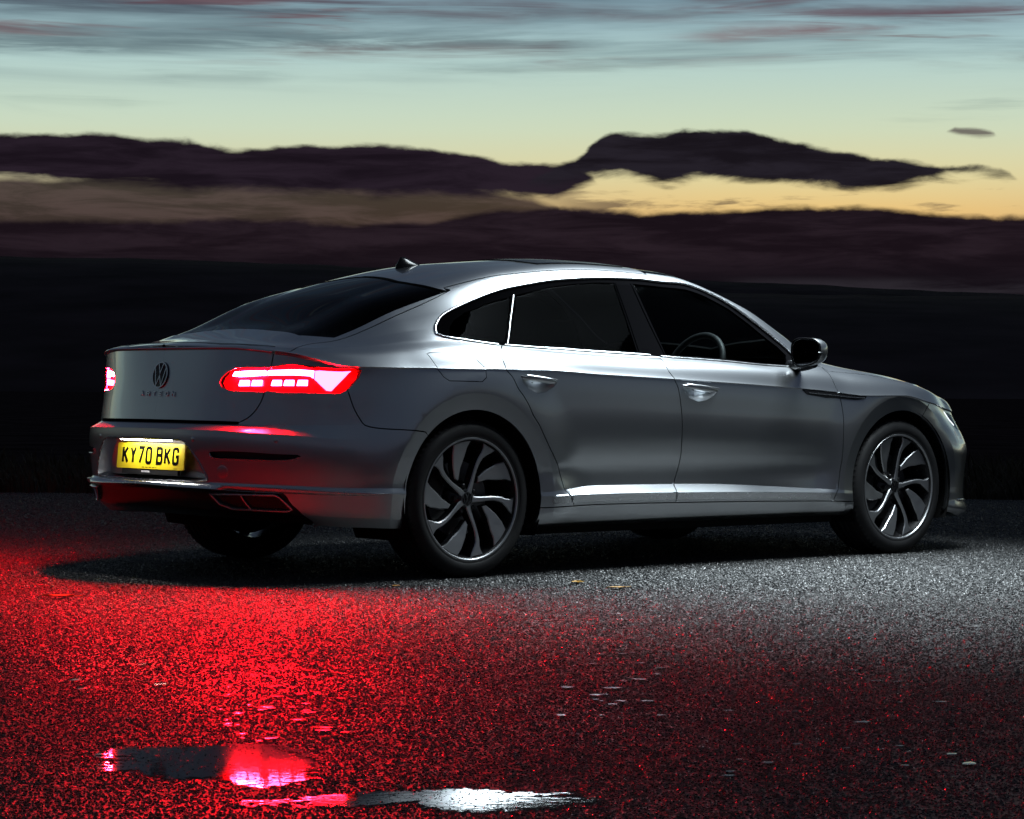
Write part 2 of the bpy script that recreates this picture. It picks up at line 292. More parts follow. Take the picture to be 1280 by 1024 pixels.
def right(P): P = np.array(P, float); P[:, 1] *= -1; return P
class Inv:
    """turn pixels (or side-view x,z points) into surface parameters"""
    def __init__(self, S, vmax, ns=420, nv=97):
        self.S = S; s = np.linspace(0, SMAX, ns); v = np.linspace(0, vmax, nv)
        g = np.stack(np.meshgrid(s, v, indexing='ij'), -1).reshape(-1, 2); P = right(S(g))
        ds = right(S(g+[1e-3, 0]))-P; dv = right(S(g+[0, 1e-3]))-P; N = np.cross(ds, dv)
        if N[np.argmin(np.abs(g-[s_at(1.2), vmax*.5]).sum(1)), 1] > 0: N = -N
        ok = ((CAM_POS-P)*N).sum(1) > 0
        self.g, self.P, self.ok, self.px, self.vmax = g, P, ok, project(P), vmax
    def _newton(self, f, T, g):
        for _ in range(14):
            e = f(g)-T
            a = (f(g+[1e-4, 0])-f(g-[1e-4, 0]))/2e-4; b = (f(g+[0, 1e-4])-f(g-[0, 1e-4]))/2e-4
            det = a[:, 0]*b[:, 1]-a[:, 1]*b[:, 0]; det = np.where(np.abs(det) < 1e-9, 1e-9, det)
            d = np.stack([(e[:, 0]*b[:, 1]-e[:, 1]*b[:, 0])/det, (a[:, 0]*e[:, 1]-a[:, 1]*e[:, 0])/det], 1)
            g = np.clip(g-np.clip(d, -.12, .12), [0, 0], [SMAX, self.vmax])
        return g
    def _start(self, Q, pts, ok):
        return np.array([self.g[np.argmin(((Q-p)**2).sum(1)+1e9*(~ok))] for p in pts])
    def pix(self, pts):
        T = np.array(pts, float); return self._newton(lambda g: project(right(self.S(g))), T, self._start(self.px, T, self.ok))
    def xz(self, pts):
        T = np.array(pts, float); Q = self.P[:, [0, 2]]; return self._newton(lambda g: self.S(g)[:, [0, 2]], T, self._start(Q, T, np.abs(self.P[:, 1]) > .35))
INV_L = Inv(L, NV, 420, 121); INV_U = Inv(U, NT, 420, 85)
# ================================================================= materials
MATS = {}
def mat(name, base, rough=.5, metal=0.0, coat=0.0, coat_rough=.05, spec=.5, var=.0, var_scale=30.0, rough_var=0.0, bump=0.0, bump_scale=200.0, emit=None, emit_s=0.0, coords='Object'):
    m = bpy.data.materials.new(name); m.use_nodes = True; nt = m.node_tree; b = nt.nodes['Principled BSDF']
    b.inputs['Base Color'].default_value = (*base, 1); b.inputs['Roughness'].default_value = rough; b.inputs['Metallic'].default_value = metal
    b.inputs['Coat Weight'].default_value = coat; b.inputs['Coat Roughness'].default_value = coat_rough; b.inputs['Specular IOR Level'].default_value = spec
    if emit: b.inputs['Emission Color'].default_value = (*emit, 1); b.inputs['Emission Strength'].default_value = emit_s
    tc = nt.nodes.new('ShaderNodeTexCoord')
    def noise(sc, det=4):
        n = nt.nodes.new('ShaderNodeTexNoise'); nt.links.new(tc.outputs[coords], n.inputs['Vector']); n.inputs['Scale'].default_value = sc; n.inputs['Detail'].default_value = det; return n.outputs[0]
    def rng(src, lo, hi):
        r = nt.nodes.new('ShaderNodeMapRange'); nt.links.new(src, r.inputs[0]); r.inputs[1].default_value = .3; r.inputs[2].default_value = .7; r.inputs[3].default_value = lo; r.inputs[4].default_value = hi; return r.outputs[0]
    if var:
        mx = nt.nodes.new('ShaderNodeVectorMath'); mx.operation = 'SCALE'; mx.inputs[0].default_value = base
        nt.links.new(rng(noise(var_scale), 1-var, 1+var), mx.inputs[3]); nt.links.new(mx.outputs[0], b.inputs['Base Color'])
    if rough_var: nt.links.new(rng(noise(var_scale*.6, 6), max(0.02, rough-rough_var), rough+rough_var), b.inputs['Roughness'])
    if bump:
        bp = nt.nodes.new('ShaderNodeBump'); bp.inputs['Strength'].default_value = bump; bp.inputs['Distance'].default_value = .002
        nt.links.new(noise(bump_scale, 3), bp.inputs['Height']); nt.links.new(bp.outputs[0], b.inputs['Normal'])
    MATS[name] = m; return m
def thin_glass(name, tint, ior=1.5, rough=.02):
    """tinted sheet glass: passes light straight through, reflects by angle"""
    m = bpy.data.materials.new(name); m.use_nodes = True; nt = m.node_tree; nt.nodes.clear()
    o = nt.nodes.new('ShaderNodeOutputMaterial'); mx = nt.nodes.new('ShaderNodeMixShader'); t = nt.nodes.new('ShaderNodeBsdfTransparent'); g = nt.nodes.new('ShaderNodeBsdfGlossy')
    t.inputs[0].default_value = (*tint, 1); g.inputs['Roughness'].default_value = rough; g.inputs['Color'].default_value = (.9, .95, 1, 1)
    f = nt.nodes.new('ShaderNodeFresnel'); f.inputs[0].default_value = ior
    tc = nt.nodes.new('ShaderNodeTexCoord'); n = nt.nodes.new('ShaderNodeTexNoise'); n.inputs['Scale'].default_value = 3.0; nt.links.new(tc.outputs['Object'], n.inputs['Vector'])
    r = nt.nodes.new('ShaderNodeMapRange'); nt.links.new(n.outputs[0], r.inputs[0]); r.inputs[3].default_value = rough; r.inputs[4].default_value = rough+.02; nt.links.new(r.outputs[0], g.inputs['Roughness'])
    nt.links.new(f.outputs[0], mx.inputs[0]); nt.links.new(t.outputs[0], mx.inputs[1]); nt.links.new(g.outputs[0], mx.inputs[2]); nt.links.new(mx.outputs[0], o.inputs[0])
    MATS[name] = m; return m
mat('paint', (.54, .565, .59), .29, 1.0, 1.0, .03, var=.03, var_scale=900, rough_var=.0)
mat('gloss_black', (.006, .006, .007), .22, 0, 0, .03, spec=.3, rough_var=.03, var_scale=20)
mat('satin_black', (.012, .012, .013), .5, 0, bump=.15, bump_scale=900, rough_var=.08, var_scale=40)
mat('void_black', (.004, .004, .004), .8, 0, spec=.1)
mat('chrome', (.66, .68, .70), .24, 1.0, rough_var=.04, var_scale=60)
mat('dark_chrome', (.36, .37, .38), .26, 1.0, rough_var=.04, var_scale=60)
mat('rubber', (.011, .011, .012), .62, 0, spec=.35, bump=.25, bump_scale=260, rough_var=.12, var_scale=25)
mat('alloy', (.46, .47, .485), .42, 1.0, .3, .1, rough_var=.05, var_scale=40)
mat('alloy_black', (.010, .010, .011), .28, 0, .4, .1, rough_var=.06, var_scale=40)
mat('brake_steel', (.16, .16, .165), .38, 1.0, rough_var=.1, var_scale=60)
mat('plate_yellow', (.95, .76, .02), .38, 0, spec=.4, rough_var=.04, var_scale=50)
mat('plate_black', (.006, .006, .006), .9, spec=.0)
mat('white_print', (.75, .76, .78), .5)
mat('lamp_red', (.20, .003, .006), .22, 0, .6, .05, rough_var=.05, var_scale=80)
mat('lamp_bar', (.6, .02, .03), .4, emit=(1.0, .011, .036), emit_s=10500.0)
mat('lamp_outer_bar', (.6, .02, .03), .4, emit=(1.0, .011, .036), emit_s=2200.0)
mat('trim_black', (.003, .003, .0035), .8, 0, spec=.0, rough_var=.05, var_scale=30)
mat('lamp_wedge', (.6, .02, .03), .4, emit=(1.0, .011, .036), emit_s=450.0)
mat('lamp_segment', (.6, .02, .03), .4, emit=(1.0, .011, .036), emit_s=1500.0)
mat('plate_lamp', (.8, .8, .8), .4, emit=(1.0, .97, .92), emit_s=70.0)
mat('drl', (.8, .8, .8), .3, emit=(.92, .97, 1.0), emit_s=1.1)
mat('interior', (.020, .020, .021), .65, 0, spec=.3, var=.2, var_scale=30, bump=.2, bump_scale=500)
mat('leather', (.030, .030, .032), .5, 0, spec=.4, bump=.25, bump_scale=300, rough_var=.08)
mat('mirror_glass', (.55, .57, .6), .02, 1.0, rough_var=.01)
thin_glass('privacy_glass', (.035, .033, .036), 1.02); thin_glass('front_glass', (.42, .46, .46), 1.03); thin_glass('rear_glass', (.05, .045, .048), 1.12)   # refraction set low so the lamp's reflection barely shows and the panes stay dark
thin_glass('red_lens', (.93, .16, .18), rough=.03); thin_glass('clear_lens', (.9, .92, .93)); thin_glass('sunroof_glass', (.03, .03, .032))

# ================================================================= mesh helpers
def finish(name, verts, faces, mats, mi=None, parent=None, smooth=True, loopn=None, auto=None):
    me = bpy.data.meshes.new(name); me.from_pydata([tuple(map(float, v)) for v in verts], [], [tuple(int(i) for i in f) for f in faces])
    for m in (mats if isinstance(mats, (list, tuple)) else [mats]): me.materials.append(MATS[m])
    if mi is not None: me.polygons.foreach_set('material_index', np.asarray(mi, np.int32))
    me.polygons.foreach_set('use_smooth', np.full(len(me.polygons), bool(smooth)))
    me.update()
    if loopn is not None: me.normals_split_custom_set([tuple(n) for n in loopn])
    elif auto is not None: me.set_sharp_from_angle(angle=rad(auto))
    o = bpy.data.objects.new(name, me); COL.objects.link(o)
    if parent is not None: o.parent = parent
    return o
class MB:
    def __init__(self): self.v, self.f, self.m = [], [], []
    def add(self, V, F, mi=0):
        b = len(self.v); self.v += [tuple(p) for p in V]; self.f += [tuple(i+b for i in f) for f in F]; self.m += [mi]*len(F); return self
    def loft(self, rings, mi=0, closed=True, caps=True):
        n = len(rings[0]); V = [p for r in rings for p in r]; F = []
        for i in range(len(rings)-1):
            for j in range(n if closed else n-1):
                k = (j+1) % n; F.append((i*n+j, i*n+k, (i+1)*n+k, (i+1)*n+j))
        if caps and closed: F.append(tuple(range(n))[::-1]); F.append(tuple((len(rings)-1)*n+j for j in range(n)))
        return self.add(V, F, mi)
    def box(self, c, h, R=None, mi=0, taper=1.0):
        V = []
        for sx, sy, sz in ((-1,-1,-1),(1,-1,-1),(1,1,-1),(-1,1,-1),(-1,-1,1),(1,-1,1),(1,1,1),(-1,1,1)):
            k = taper if sz > 0 else 1
            p = np.array([sx*h[0]*k, sy*h[1]*k, sz*h[2]]); p = p if R is None else R@p; V.append(p+np.array(c))
        return self.add(V, [(0,3,2,1),(4,5,6,7),(0,1,5,4),(1,2,6,5),(2,3,7,6),(3,0,4,7)], mi)
    def tube(self, pts, r, n=10, mi=0, closed=False):
        pts = [np.array(p, float) for p in pts]; rr = r if isinstance(r, (list, tuple)) else [r]*len(pts); rings = []
        up = np.array([.13, .21, .97])
        for i, p in enumerate(pts):
            a = pts[(i-1) % len(pts)] if closed or i else p; b = pts[(i+1) % len(pts)] if closed or i < len(pts)-1 else p
            d = b-a; d /= np.linalg.norm(d)+1e-12; x = np.cross(d, up); x /= np.linalg.norm(x)+1e-12; y = np.cross(d, x)
            rings.append([p+rr[i]*(math.cos(t)*x+math.sin(t)*y) for t in np.linspace(0, 2*math.pi, n, endpoint=False)])
        if closed: rings.append(rings[0]); return self.loft(rings, mi, True, False)
        return self.loft(rings, mi)
    def build(self, name, mats, parent=None, smooth=True, auto=35):
        return finish(name, self.v, self.f, mats, self.m, parent, smooth, None, auto)

def catmull(P, step=.02, closed=False):
    P = np.asarray(P, float); n = len(P)
    if n < 3 and not closed: return densify(P, step)
    out = []
    rng_ = range(n if closed else n-1)
    for i in rng_:
        g = (lambda j: P[j % n]) if closed else (lambda j: P[min(max(j, 0), n-1)] if 0 <= j < n else (2*P[0]-P[1] if j < 0 else 2*P[-1]-P[-2]))
        p0, p1, p2, p3 = g(i-1), g(i), g(i+1), g(i+2)
        k = max(2, int(np.linalg.norm((p2-p1)*SCL)/step)+1)
        for t in np.linspace(0, 1, k, endpoint=False):
            out.append(.5*((2*p1)+(p2-p0)*t+(2*p0-5*p1+4*p2-p3)*t*t+(3*p1-p0-3*p2+p3)*t**3))
    if not closed: out.append(P[-1])
    return np.array(out)
SCL = np.array([1.0, .06])
def densify(P, step=.02, closed=False):
    P = np.asarray(P, float); out = []; n = len(P)
    for i in range(n if closed else n-1):
        a, b = P[i], P[(i+1) % n]; k = max(1, int(np.linalg.norm((b-a)*SCL)/step+.5))
        out += [a+(b-a)*t for t in np.linspace(0, 1, k, endpoint=False)]
    if not closed: out.append(P[-1])
    return np.array(out)
def inside(P, poly):
    x, y = P[:, 0], P[:, 1]; c = np.zeros(len(P), bool); n = len(poly); j = n-1
    for i in range(n):
        xi, yi = poly[i]; xj, yj = poly[j]
        t = ((yi > y) != (yj > y))
        with np.errstate(all='ignore'): c ^= t & (x < (xj-xi)*(y-yi)/(yj-yi+1e-300)+xi)
        j = i
    return c
def seg_dist(P, poly):
    d = np.full(len(P), 1e9)
    for i in range(len(poly)):
        a, b = poly[i], poly[(i+1) % len(poly)]; ab = b-a; t = np.clip(((P-a)@ab)/(ab@ab+1e-12), 0, 1); d = np.minimum(d, np.hypot(*(P-a-t[:, None]*ab).T))
    return d
class Surf:
    def __init__(self, S, inv, scl, ds, dv, vmax, sharp): self.S, self.inv, self.scl, self.ds, self.dv, self.vmax, self.sharp = S, inv, np.array([1.0, scl]), ds, dv, vmax, sharp
    def normal(self, g):
        e = 4e-4; g = np.asarray(g, float)
        a = self.S(np.c_[np.clip(g[:, 0]+e, 0, SMAX), g[:, 1]])-self.S(np.c_[np.clip(g[:, 0]-e, 0, SMAX), g[:, 1]])
        b = self.S(np.c_[g[:, 0], np.clip(g[:, 1]+e, 0, self.vmax)])-self.S(np.c_[g[:, 0], np.clip(g[:, 1]-e, 0, self.vmax)])
        n = np.cross(a, b); n /= np.linalg.norm(n, axis=1, keepdims=True)+1e-15
        return n
    def px(self, pts): return self.inv.pix(pts)
LOW = Surf(L, INV_L, .06, .03, 1/3, NV, (2, 3, 4, 8, 9)); TOP = Surf(U, INV_U, .13, .03, 1/6, NT, ())
# normal orientation: make both point outwards
for S_ in (LOW, TOP):
    g = np.array([[s_at(1.2), 6.0 if S_ is LOW else 3.0]]); S_.sgn = 1.0 if S_.normal(g)[0][1] > 0 else -1.0
ARCS = []
for xw in (0.0, WB):
    for R in (R_OUT,):
        a = np.radians(np.linspace(205, -25, 70)); z = .345+R*np.sin(a)
        ARCS.append(INV_L.xz(np.c_[xw+R*np.cos(a), np.maximum(z, .206)][z > .206]))
def tri_panel(S, outer, holes=(), ds=None, dv=None):
    """triangulate a region given in surface parameters; returns params (n,2), triangles"""
    ds = ds or S.ds; dv = dv or S.dv; k = S.scl
    O = densify_s(S, outer); H = [densify_s(S, h) for h in holes]
    lo, hi = O.min(0), O.max(0)
    gs = np.arange(math.floor(lo[0]/ds), math.ceil(hi[0]/ds)+1)*ds; gv = np.arange(math.floor(lo[1]/dv), math.ceil(hi[1]/dv)+1)*dv
    G = np.stack(np.meshgrid(gs, gv, indexing='ij'), -1).reshape(-1, 2)
    def keep(Q, mind):
        m = inside(Q, O)
        for h in H: m &= ~inside(Q, h)
        Q = Q[m]
        if len(Q):
            d = seg_dist(Q*k, O*k)
            for h in H: d = np.minimum(d, seg_dist(Q*k, h*k))
            Q = Q[d > mind]
        return Q
    G = keep(G, .35*min(ds, dv*k[1]))
    chains = []
    if S is LOW:
        for r in S.sharp:
            if lo[1] < r < hi[1]: chains.append(np.c_[gs, np.full(len(gs), float(r))])
        for a in ARCS:
            if a[:, 0].max() > lo[0] and a[:, 0].min() < hi[0]: chains.append(a)
        if chains:       # drop lattice points crowding the arcs
            for a in chains[-6:]:
                if len(a) == len(gs) and np.ptp(a[:, 1]) == 0: continue
                if len(G): G = G[seg_dist_open(G*k, a*k) > .008]
    V = [tuple(p*k) for p in O]; E = [(i, (i+1) % len(O)) for i in range(len(O))]
    for h in H:
        b = len(V); V += [tuple(p*k) for p in h]; E += [(b+i, b+(i+1) % len(h)) for i in range(len(h))]
    V += [tuple(p*k) for p in G]
    for a in chains:
        m = keep_mask(a, O, H); run = []
        for p, ok in zip(a, m):
            if ok: run.append(p)
            if (not ok) and run: V, E = push(V, E, run, k); run = []
        if run: V, E = push(V, E, run, k)
    vs, es, fs, _, _, _ = delaunay_2d_cdt([Vector(v) for v in V], E, [], 0, 1e-6)
    P = np.array([(v.x, v.y) for v in vs])/k; F = np.array([f for f in fs if len(f) == 3])
    c = P[F].mean(1); m = inside(c, O)
    for h in H: m &= ~inside(c, h)
    area = np.cross(P[F[:, 1]]-P[F[:, 0]], P[F[:, 2]]-P[F[:, 0]]) if False else ((P[F[:, 1], 0]-P[F[:, 0], 0])*(P[F[:, 2], 1]-P[F[:, 0], 1])-(P[F[:, 1], 1]-P[F[:, 0], 1])*(P[F[:, 2], 0]-P[F[:, 0], 0]))
    m &= np.abs(area) > 1e-9
    F = F[m]; area = area[m]; F[area < 0] = F[area < 0][:, ::-1]
    return P, F
def seg_dist_open(P, poly):
    d = np.full(len(P), 1e9)
    for i in range(len(poly)-1):
        a, b = poly[i], poly[i+1]; ab = b-a; t = np.clip(((P-a)@ab)/(ab@ab+1e-12), 0, 1); d = np.minimum(d, np.hypot(*(P-a-t[:, None]*ab).T))
    return d
def keep_mask(Q, O, H):
    m = inside(Q, O)
    for h in H: m &= ~inside(Q, h)
    return m
def push(V, E, run, k):
    b = len(V); V = V+[tuple(p*k) for p in run]; E = E+[(b+i, b+i+1) for i in range(len(run)-1)]; return V, E
def densify_s(S, P, step=.02):
    P = np.asarray(P, float); out = []
    for i in range(len(P)):
        a, b = P[i], P[(i+1) % len(P)]; n = max(1, int(np.linalg.norm((b-a)*S.scl)/step+.5)); out += [a+(b-a)*t for t in np.linspace(0, 1, n, endpoint=False)]
    out = np.array(out); keep = np.linalg.norm((out-np.roll(out, 1, 0))*S.scl, axis=1) > 1e-5
    return out[keep]
def sheet(S, outer, holes=(), off=0.0, gap=.0026, depth=.014, sides=(-1,), ds=None, dv=None, mi=0, open_centre=True, flange=True):
    """curved panel with turned-in edges; returns verts, faces, loop normals, material ids"""
    P, F = tri_panel(S, outer, holes, ds, dv)
    used = np.unique(F); remap = -np.ones(len(P), int); remap[used] = np.arange(len(used)); P = P[used]; F = remap[F]
    N = S.normal(P)*S.sgn
    X = S.S(P)+N*off
    # boundary edges
    ed = {}
    for f in F:
        for a, b in ((f[0], f[1]), (f[1], f[2]), (f[2], f[0])):
            key_ = (min(a, b), max(a, b)); ed.setdefault(key_, []).append((a, b))
    bd = [v[0] for v in ed.values() if len(v) == 1]
    # oriented so that triangle normals point outwards
    fn = np.cross(X[F[:, 1]]-X[F[:, 0]], X[F[:, 2]]-X[F[:, 0]]); flip = (fn*N[F[:, 0]]).sum() < 0
    if flip: F = F[:, ::-1]; bd = [(b, a) for a, b in bd]
    ctr = lambda i: open_centre and (abs(P[i, 0]) < 1e-4 or abs(P[i, 0]-SMAX) < 1e-4 or (S is TOP and P[i, 1] > NT-1e-4))
    bd = [(a, b) for a, b in bd if not (ctr(a) and ctr(b))]
    inw = np.zeros_like(X)
    for a, b in bd:
        e = X[b]-X[a]; n = np.cross(N[a]+N[b], e); n /= np.linalg.norm(n)+1e-12; inw[a] += n; inw[b] += n
    ln = np.linalg.norm(inw, axis=1, keepdims=True); inw = np.where(ln > 1e-9, inw/np.maximum(ln, 1e-9), 0)
    for i in range(len(P)):
        if ctr(i): inw[i, 1] = 0
    # corner normals, evaluated a little towards each triangle's centre so that sharp rows stay sharp
    c = P[F].mean(1)
    q = (P[F]+(c[:, None]-P[F])*.06).reshape(-1, 2); LN = (S.normal(q)*S.sgn)
    X = X+inw*gap
    V, FF, NN, MI = [], [], [], []
    for sd in sides:
        b = len(V); Y = X.copy(); Y[:, 1] *= sd; V += list(Y); Ns = LN.copy(); Ns[:, 1] *= sd; Ns = Ns.reshape(-1, 3, 3)
        for f, n in zip(F, Ns):
            if sd > 0: FF.append(tuple(f+b)); NN += list(n)
            else: FF.append(tuple(f[::-1]+b)); NN += list(n[::-1])
            MI.append(mi)
        if flange:
            idx = sorted({i for e in bd for i in e}); loc = {i: len(V)+j for j, i in enumerate(idx)}
            D = X[idx]-N[idx]*depth; D[:, 1] *= sd; V += list(D)
            nd_ = -inw.copy(); nd_[:, 1] *= sd
            for a, e in bd:
                quad = (a+b, loc[a], loc[e], e+b)
                if sd < 0: quad = quad[::-1]; nn = (nd_[e], nd_[e], nd_[a], nd_[a])
                else: nn = (nd_[a], nd_[a], nd_[e], nd_[e])
                FF.append(quad); NN += [n if np.linalg.norm(n) > .1 else np.array([0, 0, 1.0]) for n in nn]; MI.append(mi)
    return V, FF, NN, MI
def panel(name, pieces, mats, parent):
    V, F, N, M = [], [], [], []
    for v, f, n, m in pieces:
        b = len(V); V += v; F += [tuple(int(i)+b for i in q) for q in f]; N += n; M += m
    return finish(name, V, F, mats, M, parent, True, N)
def tag(o, label=None, cat=None, group=None, kind=None):
    for k, v in (('label', label), ('category', cat), ('group', group), ('kind', kind)):
        if v: o[k] = v
    return o
def empty(name, loc=(0, 0, 0)):
    o = bpy.data.objects.new(name, None); o.location = loc; o.empty_display_size = .3; COL.objects.link(o); return o
# ================================================================= ground
def tarmac_mat():
    m = bpy.data.materials.new('wet_tarmac'); m.use_nodes = True; nt = m.node_tree; N, K = nt.nodes, nt.links; b = N['Principled BSDF']
    tc = N.new('ShaderNodeTexCoord')
    def noise(sc, det=4, r=.55):
        n = N.new('ShaderNodeTexNoise'); K.new(tc.outputs['Object'], n.inputs['Vector']); n.inputs['Scale'].default_value = sc; n.inputs['Detail'].default_value = det; n.inputs['Roughness'].default_value = r; return n.outputs[0]
    def rng(x, a, b_, c, d):
        r = N.new('ShaderNodeMapRange'); K.new(x, r.inputs[0]); r.inputs[1].default_value, r.inputs[2].default_value, r.inputs[3].default_value, r.inputs[4].default_value = a, b_, c, d; return r.outputs[0]
    def math_(op, a, b_):
        n = N.new('ShaderNodeMath'); n.operation = op
        for x, s in ((a, n.inputs[0]), (b_, n.inputs[1])):
            if isinstance(x, (int, float)): s.default_value = x
            else: K.new(x, s)
        return n.outputs[0]
    v = N.new('ShaderNodeTexVoronoi'); K.new(tc.outputs['Object'], v.inputs['Vector']); v.inputs['Scale'].default_value = 105; v.feature = 'F1'
    v2 = N.new('ShaderNodeTexVoronoi'); K.new(tc.outputs['Object'], v2.inputs['Vector']); v2.inputs['Scale'].default_value = 230
    cr = N.new('ShaderNodeValToRGB'); K.new(v.outputs['Color'], cr.inputs[0]); e = cr.color_ramp.elements; e[0].position = .15; e[0].color = (.018, .018, .019, 1); e[1].position = .95; e[1].color = (.055, .056, .056, 1)
    big = noise(.9, 5); mid = noise(7, 5)
    mx = N.new('ShaderNodeMix'); mx.data_type = 'RGBA'; K.new(rng(mid, .3, .75, 0, .7), mx.inputs[0]); K.new(cr.outputs[0], mx.inputs[6]); mx.inputs[7].default_value = (.020, .018, .017, 1)
    K.new(mx.outputs[2], b.inputs['Base Color'])
    wet = rng(big, .35, .65, 0, 1)
    K.new(rng(wet, 0, 1, .62, .42), b.inputs['Roughness']); b.inputs['Specular IOR Level'].default_value = .3
    h = math_('ADD', math_('MULTIPLY', math_('SUBTRACT', 1.0, v.outputs['Distance']), 1.0), math_('MULTIPLY', math_('SUBTRACT', 1.0, v2.outputs['Distance']), .45))
    h = math_('ADD', h, math_('MULTIPLY', mid, .6))
    bp = N.new('ShaderNodeBump'); bp.inputs['Strength'].default_value = .75; bp.inputs['Distance'].default_value = .006; K.new(h, bp.inputs['Height']); K.new(bp.outputs[0], b.inputs['Normal'])
    MATS['wet_tarmac'] = m
tarmac_mat()
mat('moor', (.034, .026, .026), .95, 0, spec=.0, var=.5, var_scale=.8, coords='Object')
mat('hill_heather', (.040, .029, .031), .95, 0, spec=.05, var=.45, var_scale=.012, coords='Object')
mat('grass_blade', (.030, .024, .012), .7, 0, spec=.2, var=.5, var_scale=3)
mat('leaf_yellow', (.42, .22, .02), .55, 0, spec=.4, var=.25, var_scale=60)
def structure(name, V, F, m_, smooth=True):
    o = finish(name, V, F, m_, None, None, smooth); o['kind'] = 'structure'; return o
fwd2 = np.array([math.cos(YAW), math.sin(YAW)]); rgt2 = np.array([math.sin(YAW), -math.cos(YAW)])
def cam_xy(depth, lat): return CAM_POS[:2]+fwd2*depth+rgt2*lat
# moorland: one sheet out to the horizon, a few mm below the tarmac
n = 72; rr = [0, 15, 40, 120, 400, 1200, 4000, 12000]; V = [(0, 0, -.02)]; F = []
for r in rr[1:]:
    for k in range(n): V.append((r*math.cos(2*math.pi*k/n), r*math.sin(2*math.pi*k/n), -.02 if r < 130 else -.02-(r-120)*.0005))
for k in range(n): F.append((0, 1+k, 1+(k+1) % n))
for i in range(len(rr)-2):
    for k in range(n): a = 1+i*n; F.append((a+k, a+n+k, a+n+(k+1) % n, a+(k+1) % n))
structure('ground', V, F, 'moor')
# the lay-by: tarmac with a broken far edge
random.seed(3)
edge = []
for lat in np.linspace(-40, 40, 161):
    d = 19.3+.35*math.sin(lat*.7)+.25*math.sin(lat*1.9+1)+random.uniform(-.12, .12); d = d-.25
    edge.append(cam_xy(d, lat))
near = [cam_xy(-14, l) for l in np.linspace(40, -40, 9)]
pts = [Vector((p[0], p[1])) for p in edge+near]
vs, es, fs, *_ = delaunay_2d_cdt(pts, [(i, (i+1) % len(pts)) for i in range(len(pts))], [list(range(len(pts)))], 1, 1e-6)
structure('tarmac', [(v.x, v.y, 0.0) for v in vs], [f for f in fs], 'wet_tarmac')
